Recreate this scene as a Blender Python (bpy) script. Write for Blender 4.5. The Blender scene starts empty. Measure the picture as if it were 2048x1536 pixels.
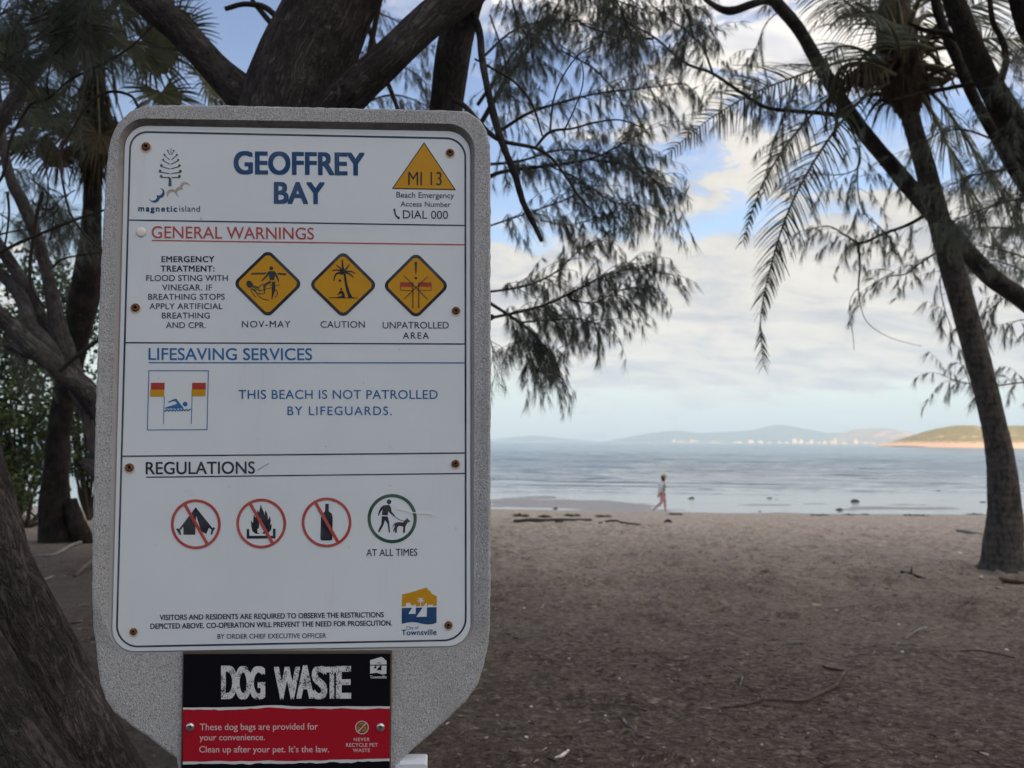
import bpy, math, random
import numpy as np
from mathutils import Vector
from mathutils.geometry import tessellate_polygon

# ------------------------------------------------------------------ camera
S = bpy.context.scene
COL = S.collection
rad = math.radians
EYE = np.array([0.0, 0.0, 1.5])
F_PX = 1547.0                       # focal length in pixels of the 2048 px wide photograph
_t, _r = rad(4.15), rad(0.555)
FWD = np.array([0, math.cos(_t), math.sin(_t)])
_u0 = np.array([0, -math.sin(_t), math.cos(_t)])
_r0 = np.array([1.0, 0, 0])
RGT = _r0 * math.cos(_r) + _u0 * math.sin(_r)
UP = _u0 * math.cos(_r) - _r0 * math.sin(_r)
cam_d = bpy.data.cameras.new('camera')
cam = bpy.data.objects.new('camera', cam_d)
COL.objects.link(cam)
cam_d.sensor_width = 36.0
cam_d.lens = F_PX / 2048 * 36.0
cam_d.clip_start, cam_d.clip_end = 0.05, 30000
cam_d.dof.use_dof = True
cam_d.dof.focus_distance = 1.34
cam_d.dof.aperture_fstop = 6.2
from mathutils import Matrix
cam.matrix_world = Matrix(((RGT[0], UP[0], -FWD[0], EYE[0]), (RGT[1], UP[1], -FWD[1], EYE[1]),
                           (RGT[2], UP[2], -FWD[2], EYE[2]), (0, 0, 0, 1)))
S.camera = cam
S.render.resolution_x, S.render.resolution_y = 1024, 768

# ------------------------------------------------------------------ exposure, world, sun
S.view_settings.view_transform = 'Standard'
S.view_settings.look = 'None'
S.view_settings.gamma = 1.0
S.view_settings.exposure = 1.3
S.cycles.use_denoising = True
S.cycles.max_bounces = 6
S.cycles.volume_bounces = 1
S.cycles.transparent_max_bounces = 6

SUN_EL, SUN_AZ = rad(9.0), rad(208)         # azimuth clockwise from +Y: low, behind the camera and a little to the left
W = bpy.data.worlds.new("World")
S.world = W
W.use_nodes = True


class NT:
    """small helper to wire node trees"""
    def __init__(self, tree):
        self.t = tree
        tree.nodes.clear()

    def n(self, typ, **kw):
        nd = self.t.nodes.new(typ)
        for k, v in kw.items():
            if k.startswith('i_'):
                nd.inputs[k[2:].replace('_', ' ')].default_value = v
            else:
                setattr(nd, k, v)
        return nd

    def l(self, a, b, ao=0, bi=0):
        self.t.links.new(a.outputs[ao], b.inputs[bi])

    def math(self, op, a, b=None, c=None, clamp=False):
        nd = self.t.nodes.new('ShaderNodeMath')
        nd.operation = op
        nd.use_clamp = clamp
        for i, v in enumerate((a, b, c)):
            if v is None:
                continue
            if isinstance(v, (int, float)):
                nd.inputs[i].default_value = v
            else:
                self.t.links.new(v, nd.inputs[i])
        return nd.outputs[0]

    def mix(self, fac, a, b, blend='MIX'):
        nd = self.t.nodes.new('ShaderNodeMix')
        nd.data_type = 'RGBA'
        nd.blend_type = blend
        for i, v in ((0, fac), (6, a), (7, b)):
            if isinstance(v, (int, float)):
                nd.inputs[i].default_value = v
            elif isinstance(v, (tuple, list)):
                nd.inputs[i].default_value = (*v[:3], 1)
            else:
                self.t.links.new(v, nd.inputs[i])
        return nd.outputs[2]

    def ramp(self, fac, stops, interp='LINEAR'):
        nd = self.t.nodes.new('ShaderNodeValToRGB')
        cr = nd.color_ramp
        cr.interpolation = interp
        while len(cr.elements) < len(stops):
            cr.elements.new(0.5)
        for e, (p, c) in zip(cr.elements, stops):
            e.position = p
            e.color = (c, c, c, 1) if isinstance(c, (int, float)) else (*c[:3], 1)
        self.t.links.new(fac, nd.inputs[0])
        return nd.outputs[0]

    def noise(self, vec, scale, detail=4, rough=0.55, dist=0.0):
        nd = self.t.nodes.new('ShaderNodeTexNoise')
        nd.inputs['Scale'].default_value = scale
        nd.inputs['Detail'].default_value = detail
        nd.inputs['Roughness'].default_value = rough
        nd.inputs['Distortion'].default_value = dist
        if vec is not None:
            self.t.links.new(vec, nd.inputs['Vector'])
        return nd.outputs[0]

    def mapping(self, vec, scale=(1, 1, 1), loc=(0, 0, 0), rot=(0, 0, 0)):
        nd = self.t.nodes.new('ShaderNodeMapping')
        nd.inputs['Scale'].default_value = scale
        nd.inputs['Location'].default_value = loc
        nd.inputs['Rotation'].default_value = rot
        self.t.links.new(vec, nd.inputs['Vector'])
        return nd.outputs[0]


def build_world():
    g = NT(W.node_tree)
    out = g.n('ShaderNodeOutputWorld')
    sky = g.n('ShaderNodeTexSky', sky_type='NISHITA', sun_disc=False)
    sky.sun_elevation = SUN_EL
    sky.sun_rotation = SUN_AZ
    sky.air_density = 1.0
    sky.dust_density = 0.6
    sky.ozone_density = 1.4
    bg = g.n('ShaderNodeBackground', i_Strength=0.10)
    hs = g.n('ShaderNodeHueSaturation', i_Saturation=1.08, i_Hue=0.525)
    g.l(sky, hs, 0, 4)
    g.l(hs, bg)
    # clouds: a layer seen in perspective (direction divided by height), thin blue gaps, a clear pale band over the horizon
    tc = g.n('ShaderNodeTexCoord').outputs['Generated']
    sep = g.n('ShaderNodeSeparateXYZ')
    g.t.links.new(tc, sep.inputs[0])
    z = g.math('MAXIMUM', sep.outputs[2], 0.0)
    zz = g.math('ADD', z, 0.30)
    cx = g.math('DIVIDE', sep.outputs[0], zz)
    cy = g.math('DIVIDE', sep.outputs[1], zz)
    comb = g.n('ShaderNodeCombineXYZ')
    g.t.links.new(cx, comb.inputs[0])
    g.t.links.new(cy, comb.inputs[1])
    v = comb.outputs[0]
    big = g.noise(g.mapping(v, (0.8, 1.0, 1), (3.1, 1.2, 0)), 1.0, 3, 0.5)
    det = g.noise(g.mapping(v, (1.5, 2.3, 1), (0.4, 5.2, 0), (0, 0, 0.25)), 3.0, 8, 0.64, 0.4)
    lump = g.math('ADD', g.math('MULTIPLY', big, 0.7), g.math('MULTIPLY', det, 0.75))
    # more cloud to the right (+x), clearer to the upper left
    side = g.math('MULTIPLY', sep.outputs[0], 0.36)
    # a bank of cloud at about 5 to 16 degrees, broken above
    band = g.ramp(z, [(0.0, 0.10), (0.055, 0.14), (0.085, 0.62), (0.15, 0.86), (0.21, 0.80), (0.26, 0.34), (0.36, 0.22), (0.55, 0.42), (0.8, 0.5)])
    m = g.math('ADD', g.math('ADD', lump, side), g.math('MULTIPLY', band, 0.55))
    mask = g.ramp(m, [(0.0, 0.0), (0.90, 0.0), (1.0, 0.55), (1.14, 0.93), (1.3, 1.0)])
    shade = g.noise(g.mapping(v, (1.4, 2.6, 1), (7.7, 2.2, 0), (0, 0, 0.2)), 3.6, 7, 0.6, 0.5)
    ccol = g.ramp(shade, [(0.32, (0.64, 0.63, 0.675)), (0.44, (0.77, 0.75, 0.76)), (0.53, (0.95, 0.885, 0.81)), (0.66, (1.07, 1.0, 0.90))])
    cl = g.n('ShaderNodeBackground')
    # clouds overhead and towards the low sun are brighter than the ones out over the sea
    tos = g.math('SUBTRACT', g.math('MULTIPLY', z, 0.8), g.math('MULTIPLY', sep.outputs[1], 0.5))
    bri = g.math('MULTIPLY', g.ramp(g.math('ADD', tos, 0.5), [(0.0, 0.50), (0.30, 0.46), (0.60, 0.85), (1.0, 1.0)]), 0.76)
    g.t.links.new(bri, cl.inputs['Strength'])
    g.t.links.new(ccol, cl.inputs[0])
    # pale, moist air low over the sea
    low = g.ramp(z, [(0.0, 0.95), (0.04, 0.9), (0.09, 0.62), (0.15, 0.2), (0.22, 0.0), (0.6, 0.0)])
    air = g.n('ShaderNodeBackground', i_Strength=0.44)
    air.inputs[0].default_value = (0.79, 0.855, 0.83, 1)
    m1 = g.n('ShaderNodeMixShader')
    g.t.links.new(low, m1.inputs[0])
    g.l(bg, m1, 0, 1)
    g.l(air, m1, 0, 2)
    m2 = g.n('ShaderNodeMixShader')
    g.t.links.new(mask, m2.inputs[0])
    g.l(m1, m2, 0, 1)
    g.l(cl, m2, 0, 2)
    g.l(m2, out)


build_world()
sun_d = bpy.data.lights.new('sun', 'SUN')
sun_d.energy = 5.0
sun_d.angle = rad(0.5)
sun_d.color = (1.0, 0.66, 0.38)
sun = bpy.data.objects.new('sun', sun_d)
COL.objects.link(sun)
_sd = Vector((math.sin(SUN_AZ) * math.cos(SUN_EL), math.cos(SUN_AZ) * math.cos(SUN_EL), math.sin(SUN_EL)))
sun.rotation_euler = _sd.to_track_quat('Z', 'Y').to_euler()

# ------------------------------------------------------------------ helpers
rng = np.random.default_rng(7)
random.seed(7)


def ray(x, y):
    return FWD + RGT * ((x - 1024) / F_PX) - UP * ((y - 768) / F_PX)


def P(x, y, d):
    """the point d metres in front of the camera that shows at (x, y) of the 2048 px photograph"""
    return EYE + ray(x, y) * d


def PP(*xyd):
    return np.array([P(*q) for q in xyd])


def unit(a):
    a = np.asarray(a, float)
    return a / np.maximum(np.linalg.norm(a, axis=-1, keepdims=True), 1e-9)


class MB:
    """collects geometry for ONE mesh object"""
    def __init__(self):
        self.v, self.f, self.m, self.n = [], [], [], 0
        self.a, self.grain = [], False

    def add(self, verts, faces, mat=0, grain=None):
        verts = np.asarray(verts, float).reshape(-1, 3)
        self.a.append(verts if grain is None else np.asarray(grain, float).reshape(-1, 3))
        self.grain = self.grain or grain is not None
        faces = np.asarray(faces, dtype=np.int64)
        self.v.append(verts)
        self.f.append(faces + self.n)
        self.m.append(np.full(len(faces), mat, np.int32))
        self.n += len(verts)
        return self

    def build(self, name, mats, parent=None, smooth=True, loc=None, local=False):
        me = bpy.data.meshes.new(name)
        if self.v:
            V = np.concatenate(self.v)
            if loc is not None and not local:
                V = V - np.asarray(loc, float)
            idx = np.concatenate([f.ravel() for f in self.f])
            ln = np.concatenate([np.full(len(f), f.shape[1]) for f in self.f])
            st = np.concatenate([[0], np.cumsum(ln)[:-1]])
            me.vertices.add(len(V))
            me.vertices.foreach_set('co', V.ravel())
            me.loops.add(len(idx))
            me.loops.foreach_set('vertex_index', idx.astype(np.int32))
            me.polygons.add(len(ln))
            me.polygons.foreach_set('loop_start', st.astype(np.int32))
            me.polygons.foreach_set('loop_total', ln.astype(np.int32))
            me.polygons.foreach_set('material_index', np.concatenate(self.m))
            me.polygons.foreach_set('use_smooth', np.full(len(ln), bool(smooth)))
            if self.grain:
                me.attributes.new('grain', 'FLOAT_VECTOR', 'POINT').data.foreach_set('vector', np.concatenate(self.a).astype(np.float32).ravel())
            me.update(calc_edges=True)
        for m in (mats if isinstance(mats, (list, tuple)) else [mats]):
            me.materials.append(m)
        o = bpy.data.objects.new(name, me)
        COL.objects.link(o)
        if parent is not None:
            o.parent = parent
            if loc is None and parent.parent is None:
                o.matrix_parent_inverse = Matrix.Translation(-parent.location)   # geometry is written in world space
        if loc is not None:
            o.location = loc
        return o


def tag(o, label=None, cat=None, group=None, kind=None):
    for k, v in (('label', label), ('category', cat), ('group', group), ('kind', kind)):
        if v:
            o[k] = v
    return o


def thing(name, label, cat, loc=(0, 0, 0), group=None):
    o = bpy.data.objects.new(name, None)
    o.empty_display_size = 0.2
    COL.objects.link(o)
    o.location = loc
    return tag(o, label, cat, group)


def catmull(pts, k):
    """resample a polyline of any dimension with a Catmull-Rom curve, k samples per span"""
    pts = np.asarray(pts, float)
    if len(pts) < 3:
        t = np.linspace(0, 1, k * (len(pts) - 1) + 1)[:, None]
        return pts[0] * (1 - t) + pts[-1] * t
    p = np.vstack([2 * pts[0] - pts[1], pts, 2 * pts[-1] - pts[-2]])
    out = []
    for i in range(1, len(p) - 2):
        t = np.linspace(0, 1, k, endpoint=False)[:, None]
        a, b, c, d = p[i - 1], p[i], p[i + 1], p[i + 2]
        out.append(0.5 * (2 * b + (c - a) * t + (2 * a - 5 * b + 4 * c - d) * t ** 2 + (3 * b - a - 3 * c + d) * t ** 3))
    out.append(pts[-1][None])
    return np.vstack(out)


def frames(path):
    T = unit(np.gradient(path, axis=0))
    ref = np.array([0.0, 0, 1]) if abs(T[0][2]) < 0.9 else np.array([1.0, 0, 0])
    N = np.zeros_like(T)
    n = unit(np.cross(T[0], ref))
    for i in range(len(T)):
        n = n - T[i] * (n @ T[i])
        n = n / max(np.linalg.norm(n), 1e-9)
        N[i] = n
    return T, N, np.cross(T, N)


def tube(mb, pts, r, seg=8, k=5, rough=0.0, mat=0, cap=True, fis=0.0):
    """a tapered limb through pts with radius r (list per point, or a pair for start and end); fis cuts long fissures into the bark"""
    pts = np.asarray(pts, float)
    rr = np.asarray(r, float)
    if len(rr) == 2 and len(pts) != 2:
        rr = np.linspace(rr[0], rr[1], len(pts))
    q = catmull(np.hstack([pts, rr[:, None]]), k)
    path, R = q[:, :3], np.maximum(q[:, 3], 1e-4)
    T, N, B = frames(path)
    a = np.linspace(0, 2 * np.pi, seg, endpoint=False)
    rad_ = np.repeat(R[:, None], seg, 1)
    sl = np.concatenate([[0], np.cumsum(np.linalg.norm(np.diff(path, axis=0), axis=1))])[:, None]
    off = rng.uniform(0, 50)
    if rough:
        ph = rng.uniform(0, 6.28, 6)
        s = sl / max(R.mean(), 1e-3)
        wob = (np.sin(2 * a[None] + ph[0] + 0.35 * s) + 0.7 * np.sin(3 * a[None] + ph[1] - 0.5 * s) +
               0.6 * np.sin(5 * a[None] + ph[2] + 0.9 * s) + 0.8 * np.sin(0.8 * s + ph[3]) + 0.5 * np.sin(1.9 * s + ph[4]))
        rad_ = rad_ * (1 + rough * wob / 2.2 + rough * 0.3 * rng.normal(size=rad_.shape) * (fis == 0))
    if fis:
        ca, sa = np.cos(a)[None] * R.mean() * 26, np.sin(a)[None] * R.mean() * 26
        ss = sl * 2.6 + off
        n1 = fbm(ca + ss * 0.8, sa + ss * 1.1, 3, 81)
        n2 = fbm(ca * 2.6 + ss * 3.1 + 9, sa * 2.6 - ss * 2.3, 3, 82)
        lumps = fbm(ca * 0.25 + sl * 1.3, sa * 0.25 + sl * 1.7, 2, 83)
        rad_ = rad_ - fis * (1 - np.minimum(np.abs(n1) * 5, 1)) - 0.4 * fis * (1 - np.minimum(np.abs(n2) * 5, 1)) + 1.6 * fis * lumps
    dirs = np.cos(a)[None, :, None] * N[:, None] + np.sin(a)[None, :, None] * B[:, None]
    V = path[:, None] + rad_[..., None] * dirs
    G = np.stack([np.cos(a)[None] * R[:, None] + off, np.sin(a)[None] * R[:, None], np.repeat(sl, seg, 1)], -1)
    n = len(path)
    i = np.arange(n - 1)[:, None] * seg
    j = np.arange(seg)[None]
    j2 = (j + 1) % seg
    F = np.stack([i + j, i + j2, i + seg + j2, i + seg + j], -1).reshape(-1, 4)
    mb.add(V.reshape(-1, 3), F, mat, G)
    if cap:
        for ring in (0, n - 1):
            mb.add(np.vstack([V[ring], path[ring]]), np.array([[x, (x + 1) % seg, seg] for x in range(seg)]), mat, np.vstack([G[ring], G[ring].mean(0)]))
    return path


def strands(mb, root, d, length, width, droop, mat=0, nseg=3, side=None):
    """many thin hanging ribbons at once (needles, leaflets)"""
    n = len(root)
    d = unit(d)
    length = np.broadcast_to(length, n)[:, None]
    width = np.broadcast_to(width, n)[:, None]
    droop = np.broadcast_to(droop, n)[:, None]
    side = unit(np.cross(d, rng.normal(size=(n, 3)))) if side is None else unit(side + rng.normal(0, 0.25, (n, 3)))
    p = root.copy()
    V = np.zeros((n, nseg + 1, 2, 3))
    down = np.array([0, 0, -1.0])
    for s in range(nseg + 1):
        w = width * (1 - 0.8 * (s / nseg) ** 1.5) * 0.5
        V[:, s, 0] = p - side * w
        V[:, s, 1] = p + side * w
        d = unit(d + down * droop)
        p = p + d * (length / nseg)
    base = (np.arange(n) * (nseg + 1) * 2)[:, None]
    s = np.arange(nseg)[None] * 2
    F = np.stack([base + s, base + s + 1, base + s + 3, base + s + 2], -1).reshape(-1, 4)
    mb.add(V.reshape(-1, 3), F, mat)


def vnoise(x, y, seed=0):
    """value noise on arrays"""
    xi, yi = np.floor(x).astype(np.int64), np.floor(y).astype(np.int64)
    fx, fy = x - xi, y - yi
    fx, fy = fx * fx * (3 - 2 * fx), fy * fy * (3 - 2 * fy)

    def h(a, b):
        n = (a * 374761393 + b * 668265263 + seed * 144665) & 0xffffffff
        n = ((n ^ (n >> 13)) * 1274126177) & 0xffffffff
        return ((n ^ (n >> 16)) & 0xffff) / 65535.0
    return (h(xi, yi) * (1 - fx) + h(xi + 1, yi) * fx) * (1 - fy) + (h(xi, yi + 1) * (1 - fx) + h(xi + 1, yi + 1) * fx) * fy - 0.5


def fbm(x, y, oct=4, seed=0):
    return sum(vnoise(x * 2 ** o, y * 2 ** o, seed + o) * 0.5 ** o for o in range(oct))


def smooth(a, b, x):
    t = np.clip((np.asarray(x, float) - a) / (b - a), 0, 1)
    return t * t * (3 - 2 * t)


# ------------------------------------------------------------------ materials
def mat(name, col=None, rough=0.7, spec=0.5, build=None, metal=0.0):
    m = bpy.data.materials.new(name)
    m.use_nodes = True
    g = NT(m.node_tree)
    out = g.n('ShaderNodeOutputMaterial')
    b = g.n('ShaderNodeBsdfPrincipled')
    b.inputs['Roughness'].default_value = rough
    b.inputs['Specular IOR Level'].default_value = spec
    b.inputs['Metallic'].default_value = metal
    if col is not None:
        b.inputs['Base Color'].default_value = (*col, 1)
    g.l(b, out)
    g.b, g.out = b, out
    if build:
        build(g, b)
    return m


def objco(g, which='Object'):
    return g.n('ShaderNodeTexCoord').outputs[which]


def bump(g, b, h, strength=0.4, dist=0.01):
    nd = g.n('ShaderNodeBump', i_Strength=strength, i_Distance=dist)
    g.t.links.new(h, nd.inputs['Height'])
    g.t.links.new(nd.outputs[0], b.inputs['Normal'])
    return nd


def geo_pos(g):
    return g.n('ShaderNodeNewGeometry').outputs['Position']


def bark(name, c1, c2, c3, scale=1.0, stretch=(1, 1, 0.42), bstr=0.85):
    """furrowed bark: long dark cracks along the limb, pale flakes, lichen spots"""
    def f(g, b):
        p = g.n('ShaderNodeAttribute', attribute_name='grain').outputs['Vector']
        w = geo_pos(g)
        n1 = g.noise(g.mapping(p, stretch), 46 * scale, 6, 0.7, 0.7)
        crack = g.math('ABSOLUTE', g.math('SUBTRACT', g.noise(g.mapping(p, (1, 1, 0.2)), 40 * scale, 4, 0.65, 1.6), 0.5))
        n2 = g.noise(w, 4.5 * scale, 4, 0.6)
        n3 = g.noise(w, 130 * scale, 3, 0.6)
        n4 = g.noise(g.mapping(w, (1, 1, 0.7)), 17 * scale, 5, 0.7)
        c = g.mix(g.ramp(n1, [(0.34, 0.0), (0.66, 1.0)]), c1, c2)
        c = g.mix(g.ramp(n2, [(0.45, 0.0), (0.70, 0.8)]), c, c3)
        c = g.mix(g.ramp(n4, [(0.60, 0.0), (0.70, 0.7)]), c, tuple(min(1, q * 1.5) for q in c3))
        dk = (c1[0] * 0.35, c1[1] * 0.35, c1[2] * 0.35)
        c = g.mix(g.ramp(crack, [(0.0, 0.5), (0.025, 0.25), (0.06, 0.0)]), c, dk)
        c = g.mix(g.math('MULTIPLY', n3, 0.5), c, dk)
        g.t.links.new(c, b.inputs['Base Color'])
        h = g.math('ADD', g.math('MULTIPLY', n1, 0.6), g.math('ADD', g.math('MULTIPLY', n3, 0.3), g.math('MULTIPLY', g.math('MINIMUM', crack, 0.09), 8.0)))
        bump(g, b, h, bstr, 0.02)
    return mat(name, rough=0.95, spec=0.12, build=f)


def leafmat(name, c1, c2, translucent=0.35, rough=0.6):
    m = bpy.data.materials.new(name)
    m.use_nodes = True
    g = NT(m.node_tree)
    out = g.n('ShaderNodeOutputMaterial')
    p = geo_pos(g)
    n = g.noise(p, 2.3, 3, 0.6)
    n2 = g.n('ShaderNodeNewGeometry').outputs['Random Per Island']
    f = g.math('ADD', g.math('MULTIPLY', n, 0.9), g.math('MULTIPLY', g.math('SUBTRACT', n2, 0.5), 0.5))
    c = g.mix(g.ramp(f, [(0.25, 0.0), (0.75, 1.0)]), c1, c2)
    b = g.n('ShaderNodeBsdfPrincipled', i_Roughness=rough)
    b.inputs['Specular IOR Level'].default_value = 0.3
    g.t.links.new(c, b.inputs['Base Color'])
    tr = g.n('ShaderNodeBsdfTranslucent')
    g.t.links.new(c, tr.inputs[0])
    mx = g.n('ShaderNodeMixShader')
    mx.inputs[0].default_value = translucent
    g.l(b, mx, 0, 1)
    g.l(tr, mx, 0, 2)
    g.l(mx, out)
    return m


M = {}
M['bark_dark'] = bark('dark_casuarina_bark', (0.045, 0.038, 0.039), (0.115, 0.098, 0.096), (0.19, 0.165, 0.155))
M['bark_grey'] = bark('grey_casuarina_bark', (0.085, 0.074, 0.075), (0.21, 0.185, 0.185), (0.32, 0.285, 0.28))
M['bark_brown'] = bark('brown_casuarina_bark', (0.035, 0.028, 0.024), (0.09, 0.07, 0.06), (0.14, 0.11, 0.09))
M['bark_palm'] = bark('dark_shaggy_palm_bark', (0.014, 0.012, 0.012), (0.055, 0.044, 0.038), (0.10, 0.075, 0.06), 1.0, (1, 1, 0.12))
M['twig'] = mat('twig_bark', (0.05, 0.04, 0.036), 0.9, 0.2)
M['needle'] = leafmat('casuarina_needles', (0.085, 0.096, 0.082), (0.20, 0.215, 0.17), 0.5)
M['needle_pale'] = leafmat('grey_green_needles', (0.075, 0.085, 0.066), (0.16, 0.17, 0.13), 0.3)


def _palmtrunk(g, b):
    p = geo_pos(g)
    sep = g.n('ShaderNodeSeparateXYZ')
    g.t.links.new(p, sep.inputs[0])
    w = g.math('SINE', g.math('ADD', g.math('MULTIPLY', sep.outputs[2], 70.0), g.math('MULTIPLY', g.noise(p, 9, 3), 9.0)))
    n = g.noise(g.mapping(p, (1, 1, 0.25)), 30, 5, 0.65)
    c = g.mix(n, (0.05, 0.043, 0.04), (0.165, 0.145, 0.132))
    c = g.mix(g.math('MULTIPLY', g.ramp(w, [(0.0, 1.0), (0.3, 0.0)]), 0.25), c, (0.045, 0.038, 0.035))
    blot = g.noise(g.mapping(p, (1, 1, 0.45)), 17.0, 4, 0.6)
    c = g.mix(g.ramp(blot, [(0.50, 0.0), (0.60, 0.8)]), c, (0.035, 0.04, 0.038))
    g.t.links.new(c, b.inputs['Base Color'])
    bump(g, b, g.math('ADD', g.math('MULTIPLY', w, 0.12), n), 0.8, 0.02)


M['palm_trunk'] = mat('palm_trunk_bark', rough=0.95, spec=0.15, build=_palmtrunk)
M['frond'] = leafmat('palm_leaflets', (0.055, 0.066, 0.048), (0.15, 0.165, 0.11), 0.45, 0.42)
M['frond_dead'] = leafmat('dead_palm_leaflets', (0.075, 0.06, 0.042), (0.19, 0.15, 0.095), 0.25, 0.8)
M['rachis'] = mat('palm_rachis', (0.13, 0.12, 0.06), 0.6, 0.3)
M['fan_leaf'] = leafmat('fan_palm_leaves', (0.030, 0.036, 0.018), (0.12, 0.12, 0.055), 0.35, 0.5)
M['fan_dry'] = leafmat('dry_fan_leaves', (0.05, 0.04, 0.023), (0.13, 0.10, 0.055), 0.3, 0.8)
M['fibre'] = bark('palm_fibre', (0.07, 0.05, 0.034), (0.21, 0.15, 0.10), (0.34, 0.25, 0.15), 1.4, (1, 1, 0.3))
M['leaf_broad'] = leafmat('broad_green_leaves', (0.030, 0.045, 0.018), (0.15, 0.19, 0.07), 0.5, 0.4)

# ------------------------------------------------------------------ setting: ground, wet sand, water, hills, far shore
def ground_z(x, y):
    """beach profile: level under the trees, a low crest, then down to the tidal flat"""
    yy = y + 1.6 * fbm(x * 0.09, x * 0.02 + 3, 3, 5)
    z = np.interp(yy, [-200, -15, 0, 10, 13, 16, 20, 28, 34, 36.5, 39, 48, 58, 75, 110, 260, 400],
                  [6, 0.6, 0.0, 0.0, -0.07, -0.24, -0.50, -1.12, -1.62, -1.86, -2.015, -2.045, -2.06, -2.13, -2.6, -6, -9])
    near = 1 - smooth(34, 38, yy)
    flat = smooth(36, 40, yy) * (1 - smooth(60, 80, yy))
    bar = np.exp(-((x - 2.6) / 5.0) ** 2 - ((y - 45) / 6.0) ** 2) * 0.06 + np.exp(-((x - 21) / 5.0) ** 2 - ((y - 43.5) / 2.4) ** 2) * 0.05 + np.exp(-((x - 15) / 2.4) ** 2 - ((y - 44) / 1.8) ** 2) * 0.045
    z = z + near * (0.05 * fbm(x * 0.7, y * 0.7, 4, 1) + 0.030 * fbm(x * 3.6, y * 3.6, 3, 2))
    z = z + flat * (bar + 0.035 * fbm(x * 0.05 + 2.3, y * 0.10, 3, 8) + 0.055 * fbm(x * 0.45, y * 0.8, 4, 9))
    return z


def gz(x, y):
    return float(ground_z(np.array([float(x)]), np.array([float(y)]))[0])


def on_ground(x, y, guess=None):
    """where the view ray through (x, y) meets the ground"""
    r = ray(x, y)
    t = 2.0 * 1.006 ** np.arange(900)
    for _ in range(2):
        q = EYE + r * t[:, None]
        k = int(np.argmax(q[:, 2] <= ground_z(q[:, 0], q[:, 1])))
        t = np.linspace(t[max(k - 1, 0)], t[k], 40)
    p = EYE + r * t[k if k < 40 else 39]
    p[2] = gz(p[0], p[1])
    return p


def grid(xs, ys, zf):
    X, Y = np.meshgrid(xs, ys)
    Z = zf(X, Y)
    V = np.stack([X, Y, Z], -1).reshape(-1, 3)
    nx = len(xs)
    i = np.arange(len(ys) - 1)[:, None] * nx
    j = np.arange(nx - 1)[None]
    F = np.stack([i + j, i + j + 1, i + nx + j + 1, i + nx + j], -1).reshape(-1, 4)
    return V, F


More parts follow.
